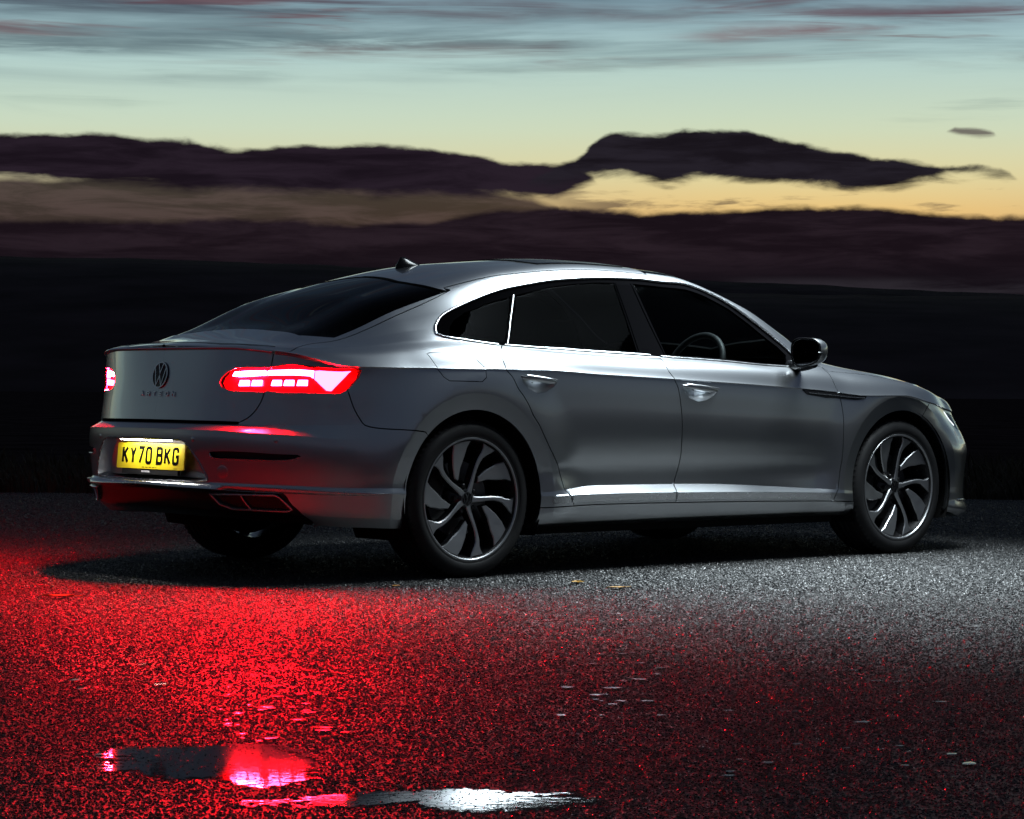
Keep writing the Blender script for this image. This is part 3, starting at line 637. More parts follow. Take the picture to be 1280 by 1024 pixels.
# stone chippings standing proud of the binder: real stones, scattered by geometry nodes
def chippings():
    m = bpy.data.materials.new('wet_stone'); m.use_nodes = True; nt = m.node_tree; b = nt.nodes['Principled BSDF']; oi = nt.nodes.new('ShaderNodeObjectInfo')
    cr = nt.nodes.new('ShaderNodeValToRGB'); nt.links.new(oi.outputs['Random'], cr.inputs[0]); e = cr.color_ramp.elements; e[0].color = (.012, .012, .013, 1); e[1].color = (.062, .064, .063, 1); q = cr.color_ramp.elements.new(.7); q.color = (.036, .037, .037, 1)
    nt.links.new(cr.outputs[0], b.inputs['Base Color'])
    mr = nt.nodes.new('ShaderNodeMapRange'); nt.links.new(oi.outputs['Random'], mr.inputs[0]); mr.inputs[3].default_value = .22; mr.inputs[4].default_value = .5; nt.links.new(mr.outputs[0], b.inputs['Roughness']); b.inputs['Specular IOR Level'].default_value = .4
    MATS['wet_stone'] = m
    def patch(d0, d1, dens, r, seed, l0=None, l1=None):
        V, F = [], []; n = 12
        for d in (d0, d1):
            for k in range(n+1): h = .205*d+.35; lo_, hi_ = (-h, h) if l0 is None else (h*l0[0]+l0[1], h*l1[0]+l1[1]); p = cam_xy(d, lo_+(hi_-lo_)*k/n); V.append((p[0], p[1], -.0005))
        F = [(k, k+1, n+2+k, n+1+k) for k in range(n)]
        o = finish('tarmac_chippings', V, F, 'wet_stone', None, None, False); tag(o, 'grey stone chippings bedded in the tarmac surface', 'chippings', kind='stuff')
        g = bpy.data.node_groups.new('scatter_chippings', 'GeometryNodeTree'); g.interface.new_socket('Geometry', in_out='INPUT', socket_type='NodeSocketGeometry'); g.interface.new_socket('Geometry', in_out='OUTPUT', socket_type='NodeSocketGeometry')
        N, K = g.nodes, g.links; gi, go = N.new('NodeGroupInput'), N.new('NodeGroupOutput')
        dp = N.new('GeometryNodeDistributePointsOnFaces'); K.new(gi.outputs[0], dp.inputs['Mesh']); dn = N.new('ShaderNodeTexNoise'); dn.inputs['Scale'].default_value = 1.7; dn.inputs['Detail'].default_value = 5; dm = N.new('ShaderNodeMapRange'); K.new(dn.outputs[0], dm.inputs[0]); dm.inputs[1].default_value = .38; dm.inputs[2].default_value = .6; dm.inputs[3].default_value = dens*.55; dm.inputs[4].default_value = dens*1.05; K.new(dm.outputs[0], dp.inputs['Density']); dp.inputs['Seed'].default_value = seed
        ic = N.new('GeometryNodeMeshIcoSphere'); ic.inputs['Radius'].default_value = r; ic.inputs['Subdivisions'].default_value = 1
        nz = N.new('ShaderNodeTexNoise'); nz.inputs['Scale'].default_value = 1/r*.6; sb = N.new('ShaderNodeVectorMath'); sb.operation = 'SUBTRACT'; K.new(nz.outputs['Color'], sb.inputs[0]); sb.inputs[1].default_value = (.5, .5, .5)
        sc = N.new('ShaderNodeVectorMath'); sc.operation = 'SCALE'; K.new(sb.outputs[0], sc.inputs[0]); sc.inputs[3].default_value = r*1.1
        sp = N.new('GeometryNodeSetPosition'); K.new(ic.outputs['Mesh'], sp.inputs['Geometry']); K.new(sc.outputs[0], sp.inputs['Offset'])
        sm = N.new('GeometryNodeSetMaterial'); K.new(sp.outputs[0], sm.inputs['Geometry']); sm.inputs['Material'].default_value = m
        io = N.new('GeometryNodeInstanceOnPoints'); K.new(dp.outputs['Points'], io.inputs['Points']); K.new(sm.outputs[0], io.inputs['Instance'])
        rv = N.new('FunctionNodeRandomValue'); rv.data_type = 'FLOAT_VECTOR'; rv.inputs[0].default_value = (0, 0, 0); rv.inputs[1].default_value = (6.28, 6.28, 6.28); K.new(rv.outputs[0], io.inputs['Rotation'])
        rs = N.new('FunctionNodeRandomValue'); rs.data_type = 'FLOAT_VECTOR'; rs.inputs[0].default_value = (.5, .5, .35); rs.inputs[1].default_value = (1.25, 1.25, .8); rs.inputs['Seed'].default_value = 5; K.new(rs.outputs[0], io.inputs['Scale'])
        K.new(io.outputs[0], go.inputs[0]); md = o.modifiers.new('scatter', 'NODES'); md.node_group = g
    for d0, d1, dens, r, sd in ((4.3, 7.0, 20000, .0037, 1), (7.0, 10.0, 14500, .0043, 2), (10.0, 14.0, 8000, .0056, 3), (14.0, 19.2, 3200, .0080, 4)):
        patch(d0, d1, dens, r, sd)
        patch(d0, d1, dens*.42, r*1.4, sd+10, (-1, -2.2), (-1, 0)); patch(d0, d1, dens*.42, r*1.4, sd+20, (1, 0), (1, 2.2))
    patch(2.4, 4.3, 4000, .0062, 31, (-1, -1.6), (1, 1.6))
chippings()
# hills
def hill(name, dist, prof, z0, seed, depth):
    rnd = random.Random(seed); ph = [rnd.uniform(0, 6.28) for _ in range(14)]
    V, F = [], []; lats = np.linspace(-.65, .65, 260); rows = 9
    for j in range(rows):
        t = j/(rows-1)
        for a in lats:
            px = 640+FPX*math.tan(a); el = np.interp(px, [p[0] for p in prof], [p[1] for p in prof]); tan_el = (491-el+(px-640)*.0076)/FPX
            top = CAM_POS[2]+dist*tan_el/math.cos(a)*1.0 if False else CAM_POS[2]+dist*tan_el
            for q in range(14): top += dist*.00022/(1+q*.6)*math.sin(a*(18+q*31)+ph[q])
            if t <= .6: z = z0+(top-z0)*math.sin(t/.6*math.pi/2); d = dist-depth*(1-t/.6)
            else: z = top-(t-.6)/.4*(top-z0)*.4; d = dist+depth*(t-.6)
            p = cam_xy(d, d*math.tan(a)); V.append((p[0], p[1], z))
    m_ = len(lats)
    for j in range(rows-1):
        for i in range(m_-1): F.append((j*m_+i, j*m_+i+1, (j+1)*m_+i+1, (j+1)*m_+i))
    return structure(name, V, F, 'hill_heather')
hill('far_hill', 5200, [(-1500, 352), (0, 352), (400, 352), (700, 350), (860, 352), (1000, 357), (1280, 372), (2600, 380)], -6, 5, 1500)
hill('near_hill', 2600, [(-1500, 326), (-300, 322), (0, 327), (150, 331), (300, 335), (450, 341), (640, 352), (900, 372), (1050, 374), (1280, 376), (2600, 372)], -3, 9, 1200)
# puddles
def water_mat():
    m = bpy.data.materials.new('puddle_water'); m.use_nodes = True; nt = m.node_tree; N, K = nt.nodes, nt.links; N.clear()
    o = N.new('ShaderNodeOutputMaterial'); tc = N.new('ShaderNodeTexCoord'); b = N.new('ShaderNodeBsdfPrincipled'); t = N.new('ShaderNodeBsdfTransparent'); mx = N.new('ShaderNodeMixShader')
    b.inputs['Base Color'].default_value = (.006, .006, .007, 1); b.inputs['Roughness'].default_value = .03; b.inputs['IOR'].default_value = 1.33
    n = N.new('ShaderNodeTexNoise'); K.new(tc.outputs['Object'], n.inputs['Vector']); n.inputs['Scale'].default_value = 38; n.inputs['Detail'].default_value = 4
    n2 = N.new('ShaderNodeTexNoise'); K.new(tc.outputs['Object'], n2.inputs['Vector']); n2.inputs['Scale'].default_value = 5; n2.inputs['Detail'].default_value = 5
    a = N.new('ShaderNodeAttribute'); a.attribute_name = 'fill'; 
    s = N.new('ShaderNodeMath'); s.operation = 'MULTIPLY_ADD'; K.new(n.outputs[0], s.inputs[0]); s.inputs[1].default_value = 1.1; K.new(a.outputs['Fac'], s.inputs[2])
    s2 = N.new('ShaderNodeMath'); s2.operation = 'MULTIPLY_ADD'; K.new(n2.outputs[0], s2.inputs[0]); s2.inputs[1].default_value = 1.3; K.new(s.outputs[0], s2.inputs[2])
    r = N.new('ShaderNodeMapRange'); K.new(s2.outputs[0], r.inputs[0]); r.inputs[1].default_value = 1.62; r.inputs[2].default_value = 1.72
    bp = N.new('ShaderNodeBump'); bp.inputs['Strength'].default_value = .05; bp.inputs['Distance'].default_value = .002; K.new(n.outputs[0], bp.inputs['Height']); K.new(bp.outputs[0], b.inputs['Normal'])
    K.new(r.outputs[0], mx.inputs[0]); K.new(t.outputs[0], mx.inputs[1]); K.new(b.outputs[0], mx.inputs[2]); K.new(mx.outputs[0], o.inputs[0])
    MATS['puddle_water'] = m
water_mat()
def puddle(px_pts, k, z=.0021):
    C = np.array([on_plane(x, y, 2, 0)[:2] for x, y in px_pts]); c = C.mean(0); n = 64
    ang = np.arctan2(*(C-c).T[::-1]); od = np.argsort(ang); ang, R = ang[od], np.linalg.norm(C-c, axis=1)[od]
    A = np.linspace(-math.pi, math.pi, n, endpoint=False); rad_ = np.interp(A, np.r_[ang[-1]-2*math.pi, ang, ang[0]+2*math.pi], np.r_[R[-1], R, R[0]])
    V, F, fill = [(c[0], c[1], z)], [], [1.0]; rings = 8
    for j in range(1, rings+1):
        for i, a in enumerate(A): t = j/rings; V.append((c[0]+rad_[i]*t*1.12*math.cos(a), c[1]+rad_[i]*t*1.12*math.sin(a), z)); fill.append(1-t**2.2)
    for i in range(n): F.append((0, 1+i, 1+(i+1) % n))
    for j in range(rings-1):
        for i in range(n): a = 1+j*n; F.append((a+i, a+n+i, a+n+(i+1) % n, a+(i+1) % n))
    o = structure('puddle', V, F, 'puddle_water'); at = o.data.attributes.new('fill', 'FLOAT', 'POINT'); at.data.foreach_set('value', np.array(fill, np.float32)); return o
puddle([(95, 955), (110, 944), (140, 934), (220, 932), (300, 930), (380, 934), (425, 942), (430, 955), (390, 972), (340, 988), (250, 978), (150, 968), (110, 966)], 0)
puddle([(300, 1003), (420, 994), (520, 990), (640, 990), (720, 991), (770, 993), (760, 996), (640, 997), (520, 1002), (400, 1014), (330, 1014)], 1)
# small wet films lying on the stones
def films():
    rnd = random.Random(21); V, F = [], []
    for (x0, x1, y0, y1, k) in ((270, 440, 815, 930, 46), (690, 830, 815, 900, 26), (880, 1260, 830, 990, 20), (60, 300, 830, 920, 6)):
        for _ in range(k):
            P = on_plane(rnd.uniform(x0, x1), rnd.uniform(y0, y1), 2, 0); r = rnd.uniform(.006, .018); b = len(V); n = 10; a0 = rnd.uniform(0, 3)
            V.append((P[0], P[1], .0064))
            for i in range(n): a = 2*math.pi*i/n; q = r*rnd.uniform(.55, 1.2); V.append((P[0]+q*1.3*math.cos(a+a0), P[1]+q*math.sin(a+a0), .0058))
            F += [(b, b+1+i, b+1+(i+1) % n) for i in range(n)]
    mat('water_film', (.02, .02, .021), .12, 0, spec=.6, var=.3, var_scale=40)
    o = finish('wet_film', V, F, 'water_film', None, None, True); tag(o, 'small shiny films of rainwater scattered on the tarmac', 'water', kind='stuff')
films()
# rough grass along the far edge of the tarmac
def grass():
    rnd = random.Random(11); V, F = [], []
    for k in range(5200):
        lat = rnd.uniform(-9, 12); base = 19.2; d = base+rnd.random()**1.6*9+.1; p = cam_xy(d, lat); h = rnd.uniform(.06, .24)*(1+.3*math.sin(lat*1.7)); a = rnd.uniform(0, math.pi)
        for q in range(4):
            a2 = a+rnd.uniform(-1.2, 1.2); lean = rnd.uniform(.2, .7)*h; w = rnd.uniform(.006, .013); x, y = p[0]+rnd.uniform(-.08, .08), p[1]+rnd.uniform(-.08, .08); dx, dy = math.cos(a2), math.sin(a2); b = len(V); hh = h*rnd.uniform(.6, 1)
            V += [(x-dy*w, y+dx*w, -.03), (x+dy*w, y-dx*w, -.03), (x+dx*lean*.4+dy*w*.7, y+dy*lean*.4-dx*w*.7, hh*.6), (x+dx*lean*.4-dy*w*.7, y+dy*lean*.4+dx*w*.7, hh*.6), (x+dx*lean, y+dy*lean, hh)]
            F += [(b, b+1, b+2, b+3), (b+3, b+2, b+4)]
    o = finish('moor_grass', V, F, 'grass_blade', None, None, False); tag(o, 'rough dry moor grass along the far edge of the tarmac', 'grass', kind='stuff')
grass()
# fallen leaves
def leaf(px, py, ln, rot, label):
    P = on_plane(px, py, 2, 0); rnd = random.Random(int(px)); V, F = [], []; prof = [0, .42, .72, .85, .80, .62, .36, .10, .02]; n = len(prof)
    c, s = math.cos(rot), math.sin(rot)
    for i, w in enumerate(prof):
        t = i/(n-1)-.5
        for j, u in enumerate((-1, -.5, 0, .5, 1)):
            x = t*ln; y = u*w*ln*.34*(1+.12*math.sin(i*2.3+j)); z = .006+abs(u)**1.6*ln*.05+.05*ln*t*t*1.2+rnd.uniform(0, .0015)
            V.append((x*c-y*s, x*s+y*c, z))
    for i in range(n-1):
        for j in range(4): a = i*5+j; F.append((a, a+5, a+6, a+1))
    b = len(V)                       # stalk
    for i, t in enumerate((-.5, -.62, -.78)):
        for q in range(4): V.append(((t*ln)*c-(.0018*math.cos(q*1.57))*s, t*ln*s+.0018*math.cos(q*1.57)*c, .009+.0018*math.sin(q*1.57)+.01*ln*i))
    for i in range(2):
        for q in range(4): F.append((b+i*4+q, b+i*4+(q+1) % 4, b+(i+1)*4+(q+1) % 4, b+(i+1)*4+q))
    F2 = list(F)
    e = empty('fallen_leaf', (P[0], P[1], .0)); tag(e, label, 'leaf', 'fallen leaves on the tarmac')
    nb = len([f for f in F if max(f) < b])
    finish('blade', V[:b], F[:nb], 'leaf_yellow', None, e); finish('stalk', V[b:], [tuple(k-b for k in f) for f in F[nb:]], 'leaf_yellow', None, e)
leaf(73, 748, .12, 2.4, 'large orange leaf lying in the red glow behind the car')
leaf(496, 734.5, .05, .4, 'tiny yellow leaf on the lit tarmac just off the rear wheel')
leaf(722, 730, .10, .9, 'pale yellow leaf on grey tarmac beside the rear door')
leaf(770, 737, .09, 2.9, 'brownish-yellow leaf on grey tarmac, next to a pale leaf')
# ================================================================= the car
_cx = _cp[:, 0]
def su(x): return float(np.interp(x, _cx, _cs))
def lp(pts, snap_first=None, spline=True):
    g = LOW.px(pts)
    if snap_first is not None: g[0, 1] = snap_first
    return catmull(g) if spline else g
def tp(pts, snap_first=None, spline=True):
    g = TOP.px(pts)
    if snap_first is not None: g[0, 1] = snap_first
    return catmull(g) if spline else g
def line(*pts): return densify(np.array(pts, float))
cat_ = lambda *r: np.vstack(r)
def arch(xw, a0, a1, R=R_IN):
    a = np.radians(np.linspace(a0, a1, max(4, int(abs(a1-a0)/4)))); return INV_L.xz(np.c_[xw+R*np.cos(a), .345+R*np.sin(a)])
def arch_angle(xw, g):
    p = L(g)[0]; return math.degrees(math.atan2(p[2]-.345, p[0]-xw))
BOTH = (-1, 1)
car = empty('car')
tag(car, 'silver-grey four-door fastback car with red tail lights lit, standing on wet tarmac', 'car')

# ---- cut lines shared by neighbouring panels (right side, traced once; mirrored for the left)
seam_lo = lp([(342, 440), (341, 448), (338.5, 462), (334, 480), (330, 492), (326, 503), (318, 515), (309, 523), (298, 528.5)], NV)
s_seam = seam_lo[0, 0]
LAMP = lp([(275, 478), (278, 472), (284, 466), (297, 460.5), (340, 459.5), (400, 459.8), (446, 460.3), (451.5, 463), (448, 472), (434, 487), (425, 491.5), (350, 490), (287, 488), (278, 484)], spline=False)
V_BOT = 1.85
dr_lo = lp([(632, 460), (646, 482), (660.5, 505), (681, 546), (697.5, 583), (709.7, 616), (715, 624)], NV)
b_lo = lp([(843, 474), (851, 505), (852.5, 546), (849, 579), (842, 605.6), (846, 617), (845, 626)], NV)
df_lo = lp([(1047, 490), (1053, 511), (1054.5, 539), (1053, 570), (1049, 597), (1045, 618), (1041, 627)], NV)
def to_bot(P, ds=.012): return cat_(P, [[P[-1, 0]+ds, V_BOT]])
dr_lo, b_lo, df_lo = to_bot(dr_lo, .02), to_bot(b_lo, -.004), to_bot(df_lo, -.012)
bump_seam = lp([(434, 487), (441, 507), (450, 524), (462, 533.6), (497, 537), (532, 540)])
v_row = lambda s0, s1, v: line((s0, v), (s1, v))

# ---- lower panels
v_b = math.degrees(math.asin((float(L(np.array([[s_at(2.465), V_BOT]]))[0][2])-.345)/R_IN)); v_r = math.degrees(math.asin((float(L(np.array([[s_at(.375), V_BOT]]))[0][2])-.345)/R_IN))
a_bs = arch_angle(0, bump_seam[-1]); 
arcR_q = arch(0, v_r, a_bs)          # from the sill up and over to the bumper seam
quarter_lo = cat_(v_row(s_seam, dr_lo[0, 0], NV), dr_lo, [[arcR_q[0, 0]+.004, V_BOT]], arcR_q, bump_seam[::-1],
                  LAMP[[8, 7, 6, 5, 4]], [seam_lo[np.argmin(np.abs(seam_lo[:, 1]-LAMP[4, 1]))]], seam_lo[:np.argmin(np.abs(seam_lo[:, 1]-LAMP[4, 1]))][::-1])
i_lb = np.argmin(np.abs(seam_lo[:, 1]-LAMP[11, 1]))
tail_lo = cat_([[0, NV]], v_row(.01, s_seam, NV), seam_lo, v_row(seam_lo[-1, 0], 0, 9.06))
recess = lp([(194, 600.5), (256, 602), (260.5, 600), (236, 559), (231, 552.5), (224, 549.5), (190, 547)], spline=False)
recess[0, 0] = recess[-1, 0] = 0
slot = lp([(261.5, 565.5), (330, 567.5), (372, 569.5), (375.5, 571), (361.5, 575.8), (310, 575), (267, 573)], spline=False)
dif_b = lp([(350, 614), (361, 627), (374, 640), (392, 654)])
a_bot = math.degrees(math.asin((.222-.345)/R_IN))
arcR_b = arch(0, a_bs, 180-a_bot)
bumper_lo = cat_(v_row(0, seam_lo[-1, 0], 9.0), seam_lo[i_lb:][::-1], LAMP[[11, 10, 9]], bump_seam[1:], arcR_b, [[dif_b[-1, 0], 0.02]], dif_b[::-1], v_row(dif_b[0, 0], 0, 2.62), recess)
arcF = arch(WB, 180-a_bot, a_bot)
seam_f = lp([(1162, 505), (1158, 511), (1154, 518)], NV); a_fs = arch_angle(WB, seam_f[-1])
fender_lo = cat_(v_row(df_lo[0, 0], seam_f[0, 0], NV), seam_f, arch(WB, a_fs, 180-v_b), [[df_lo[-1, 0]+.002, V_BOT]], df_lo[::-1])
fb_lo = cat_(v_row(seam_f[0, 0], SMAX, NV), [[SMAX, 0]], [[s_at(3.35), 0.0]], arch(WB, a_bot-2, a_fs), seam_f[::-1])
rdoor_lo = cat_(v_row(dr_lo[0, 0], b_lo[0, 0], NV), b_lo, v_row(b_lo[-1, 0], dr_lo[-1, 0], V_BOT), dr_lo[::-1])
fdoor_lo = cat_(v_row(b_lo[0, 0], df_lo[0, 0], NV), df_lo, v_row(df_lo[-1, 0], b_lo[-1, 0], V_BOT), b_lo[::-1])
a_s = arch(0, v_r, a_bot); a_s2 = arch(WB, 180-v_b, 180-a_bot)
sill_lo = cat_(v_row(a_s[0, 0], a_s2[0, 0], V_BOT), a_s2, v_row(a_s2[-1, 0], a_s[-1, 0], 0.02), a_s[::-1])

# ---- upper cut lines
dr_up = tp([(632, 458.5), (627.5, 447), (626, 439.5), (627.5, 431.5)], 0)
b_up = tp([(843, 472), (833, 459), (822.5, 445.5)], 0)
df_up = tp([(1047, 488.5), (1041, 476), (1035, 466.5), (1027, 459)], 0)
belt = tp([(545, 417.5), (556, 421.5), (575, 424.2), (600, 428), (627.5, 431.5), (680, 435.5), (726, 438.8), (780, 442.3), (822.5, 445.5), (900, 451.5), (969, 457.8), (1000, 460)])
dlo_top = tp([(545, 417.5), (543.5, 411), (546.5, 402), (555, 392.5), (575, 382), (603, 370), (644, 358), (685, 351), (728, 347.8), (767, 347.5), (800, 349), (829, 352.5), (880, 363.5), (910, 379), (940, 400.5), (976.7, 430), (992, 445)])
hatch = tp([(344, 437), (380, 431.8), (417.5, 426.2), (461, 410.6), (508, 389), (549, 370), (563, 362.6)], 0)
hatch[0, 0] = s_seam
gl_side = tp([(417.5, 422), (430, 417), (461, 403), (492.5, 388), (527, 375), (555, 365.2)])
gl_base = tp([(417.5, 422), (395, 420.3), (374, 419.2)]); gl_base = cat_(gl_base, line(gl_base[-1], (su(-.60), NT)))
gl_top = tp([(555, 365.2), (535, 360), (515, 356), (492.5, 352.6)]); gl_top = cat_(gl_top, line(gl_top[-1], (su(.09), NT)))
iB = lambda P, g: int(np.argmin(np.linalg.norm((P-g)*TOP.scl, axis=1)))
i_dr, i_b, i_end = iB(belt, dr_up[-1]), iB(belt, b_up[-1]), len(belt)-1
s_ws0, s_ws1 = su(1.44), su(2.32)
TE = 5.1
frame_up = cat_(v_row(s_seam, dr_up[0, 0], 0), dr_up, belt[:i_dr][::-1], dlo_top[1:], [[su(2.30), 2.1]], [[su(2.37), 2.05]], v_row(s_ws1, s_ws0, TE), v_row(s_ws0-.01, gl_top[0, 0]+.02, 5.0), hatch[::-1])
tail_up = cat_(v_row(.012, s_seam, 0), hatch[1:], gl_side[::-1], gl_base[1:], v_row(su(-.60), .012, NT))
rdoor_up = cat_(v_row(dr_up[0, 0], b_up[0, 0], 0), b_up, belt[i_dr:i_b][::-1], dr_up[::-1])
fdoor_up = cat_(v_row(b_up[0, 0], df_up[0, 0], 0), df_up, [[su(2.28), 2.05]], belt[i_b:][::-1], b_up[::-1])
hood_seam = cat_([[su(2.37), 2.1]], tp([(1036, 464.5), (1060, 466.3), (1082, 468.7), (1100, 471.5)]))
hood_seam = cat_(hood_seam, catmull(np.array([hood_seam[-1], (su(3.10), 1.35), (su(3.28), .85), (su(3.44), .35), (su(3.52), .12)])))
fender_up = cat_(v_row(df_up[0, 0], su(3.50), 0), hood_seam[::-1], df_up[::-1])
hood_up = cat_(hood_seam, v_row(su(3.54), SMAX-.012, .10), [[SMAX-.012, NT]], line((SMAX-.012, NT), (su(2.50), NT)), line((su(2.50), NT), (su(2.37), 2.1)))
roof_up = cat_(v_row(gl_top[0, 0]+.02, s_ws0-.01, 5.0), line((s_ws0-.01, 5.0), (su(1.40), NT)), line((su(1.40), NT), (su(.115), NT)), gl_top[::-1]+np.array([.02, 0]))
ws_up = cat_(v_row(s_ws0, s_ws1, TE), line((s_ws1, TE), (su(2.46), NT)), line((su(2.46), NT), (su(1.425), NT)))
rg_up = cat_(gl_base[::-1], gl_side, gl_top)

# ---- build panels
def two(name, f, mats, parent=car):
    """the same part for the right and for the left side"""
    return [panel(name, f(sd), mats, parent if not isinstance(parent, list) else parent[i]) for i, sd in enumerate(BOTH)]
tailgate = panel('tailgate', [sheet(LOW, tail_lo, [LAMP], sides=BOTH), sheet(TOP, tail_up, sides=BOTH, depth=.003)], 'paint', car)
def deck_z(x, y):
    t = np.linspace(0, NT, 120); P = U(np.c_[np.full(120, su(x)), t]); return float(np.interp(abs(y), P[::-1, 1], P[::-1, 2]))
def spoiler():
    rp, rb = [], []; ss = np.linspace(.001, s_seam-.004, 40)
    for sd in BOTH:
        R1, R2 = [], []
        for s in ss:
            c = crease(np.array([s]))[0]; n = plan_n(np.array([s]))[0]; e = min(1, (s_seam-s)/.05)**.5
            q = lambda inn, z: (c[0]-n[0]*inn, sd*max(0, c[1]-n[1]*inn), z)
            dz = lambda inn: deck_z(min(max(c[0]-n[0]*inn, XR+.004), 0), max(0, c[1]-n[1]*inn))
            ez = c[2]
            R1.append([q(.03, ez-.016), q(-.004, ez-.010), q(-.006, ez-.005), q(-.002, ez-.001), q(.018, ez+.006*e), q(.036, ez+.009*e), q(.040, ez+.000)])
            R2.append([q(.034, ez+.002), q(.037, ez+.0095*e), q(.044, ez+.0125*e), q(.066, max(dz(.066)+.002, ez+.013*e)), q(.082, dz(.082)-.004), q(.05, ez-.004)])
        if sd > 0: R1 = [r[::-1] for r in R1]; R2 = [r[::-1] for r in R2]
        rp.append(R1); rb.append(R2)
    for nm, rr, mt in (('spoiler', rp, 'paint'), ('spoiler_dark_strip', rb, 'gloss_black')):  # black strip added to stand in for the shadow gap behind the lip
        m = MB(); m.loft(rr[0]); m.loft(rr[1]); m.build(nm, mt, tailgate, auto=38)
spoiler()
panel('rear_window', [sheet(TOP, rg_up, sides=BOTH, off=-.003, gap=.002, depth=.006)], 'rear_glass', tailgate)
FLAP_LO = lp([(546, 459.3), (554.5, 471), (562, 476), (603, 477), (608, 472), (606.8, 461.5)], spline=False); FLAP_LO[[0, -1], 1] = NV
FLAP_UP = tp([(545.6, 459), (534, 442.5), (538, 441), (577, 442.3), (592.6, 447.4), (606.5, 460.6)], spline=False); FLAP_UP[[0, -1], 1] = 0; FLAP_UP[[0, -1], 0] = FLAP_LO[[0, -1], 0]
quarter = two('quarter_panel', lambda sd: [sheet(LOW, quarter_lo, [cat_(FLAP_LO, [[FLAP_LO[-1, 0], NV+.2], [FLAP_LO[0, 0], NV+.2]])] if sd < 0 else [], sides=(sd,)),
                                           sheet(TOP, frame_up, [cat_(FLAP_UP, [[FLAP_UP[-1, 0], -.2], [FLAP_UP[0, 0], -.2]])] if sd < 0 else [], sides=(sd,))], 'paint')
panel('fuel_flap', [sheet(LOW, FLAP_LO, gap=.0012, depth=.006), sheet(TOP, FLAP_UP, gap=.0012, depth=.006)], 'paint', quarter[0])
bumper = panel('rear_bumper', [sheet(LOW, bumper_lo, [slot], sides=BOTH, depth=.02)], 'paint', car)
fender = two('front_wing', lambda sd: [sheet(LOW, fender_lo, sides=(sd,)), sheet(TOP, fender_up, sides=(sd,))], 'paint')
front_bumper = panel('front_bumper', [sheet(LOW, fb_lo, [np.array([(s_at(3.31), 11.55), (s_at(3.60), 11.0), (s_at(3.64), 9.6), (s_at(3.45), 9.9), (s_at(3.36), 10.6)])], sides=BOTH)], 'paint', car)
HANDLE_R = lp([(651.5, 470.5), (660, 469.3), (685, 471.5), (697, 476.5), (692, 483), (682, 489.5), (672, 491), (662, 486), (654, 477.5)], spline=False)
HANDLE_F = lp([(852.5, 481), (861, 479.5), (886, 482), (897.5, 487), (892, 494), (882, 500), (873, 501.5), (862, 497), (855, 488)], spline=False)
rdoor = two('rear_door', lambda sd: [sheet(LOW, rdoor_lo, [HANDLE_R], sides=(sd,)), sheet(TOP, rdoor_up, sides=(sd,))], 'paint')
fdoor = two('front_door', lambda sd: [sheet(LOW, fdoor_lo, [HANDLE_F], sides=(sd,)), sheet(TOP, fdoor_up, sides=(sd,))], 'paint')
sill = two('side_sill', lambda sd: [sheet(LOW, sill_lo, sides=(sd,))], 'paint')
bonnet = panel('bonnet', [sheet(TOP, hood_up, sides=BOTH)], 'paint', car)
roof = panel('roof', [sheet(TOP, roof_up, sides=BOTH, gap=.004)], 'paint', car)
sr = cat_(v_row(su(.80), su(1.36), 5.45), line((su(1.36), 5.45), (su(1.36), NT)), line((su(1.36), NT), (su(.80), NT)))
panel('sunroof', [sheet(TOP, sr, sides=BOTH, off=.005, gap=0, depth=.008)], 'gloss_black', roof)
panel('windscreen', [sheet(TOP, ws_up, sides=BOTH, off=-.004, gap=.002, depth=.005)], 'front_glass', car)
cowl = cat_(line((su(2.37), 2.1), (su(2.50), NT)), line((su(2.50), NT), (su(2.42), NT)), line((su(2.42), NT), (su(2.28), TE)), line((su(2.28), TE), (su(2.30), 2.1)))
panel('scuttle_panel', [sheet(TOP, cowl, sides=BOTH, off=-.014, gap=-.012, depth=.01)], 'satin_black', car)

# ---- black body shell under the skin, seen only through the gaps
def shell():
    V, F = [], []
    for sd in BOTH:
        for S, smin, smax_, vs in ((LOW, 0, SMAX, np.linspace(0, NV, 37)), (TOP, s_seam+.06, SMAX-.45, np.linspace(0, 2.0, 9))):
            s = np.linspace(smin, smax_, 150); g = np.stack(np.meshgrid(s, vs, indexing='ij'), -1).reshape(-1, 2)
            X = S.S(g)-S.normal(g)*S.sgn*(.065 if S is LOW else .045); X[:, 1] = np.maximum(X[:, 1], 0)
            bad = np.minimum(np.hypot(X[:, 0], X[:, 2]-.345), np.hypot(X[:, 0]-WB, X[:, 2]-.345)) < R_IN+.005
            b = len(V); Y = X*[1, sd, 1]; V += list(Y); n = len(vs)
            for i in range(len(s)-1):
                for j in range(n-1):
                    q = [i*n+j, (i+1)*n+j, (i+1)*n+j+1, i*n+j+1]
                    if not bad[q].any(): F.append(tuple(k+b for k in q))
    return finish('inner_shell', V, F, 'void_black', None, car)
shell()
ub = MB()
ub.box((1.42, 0, .22), (1.02, .80, .05)); ub.box((-.60, 0, .30), (.27, .42, .03)); ub.box((3.36, 0, .24), (.12, .62, .06)); ub.box((1.42, 0, .30), (1.95, .50, .05))
ub.build('underbody', 'void_black', car)
for xw in (0.0, WB):
    for sd in BOTH:
        m = MB(); R = R_IN+.012; aa = np.radians(np.linspace(-26, 206, 40))
        prof = [(R, .915), (R+.01, .80), (R+.01, .55), (R-.05, .52)]
        rings = [[(xw+r*math.cos(a), sd*y, .345+r*math.sin(a)) for a in aa] for r, y in prof]; m.loft(rings, closed=False)
        m.add([(xw, sd*.52, .345)]+[(xw+(R-.05)*math.cos(a), sd*.52, .345+(R-.05)*math.sin(a)) for a in aa], [(0, i, i+1) for i in range(1, len(aa))])
        m.build('wheel_arch_liner', 'void_black', car)

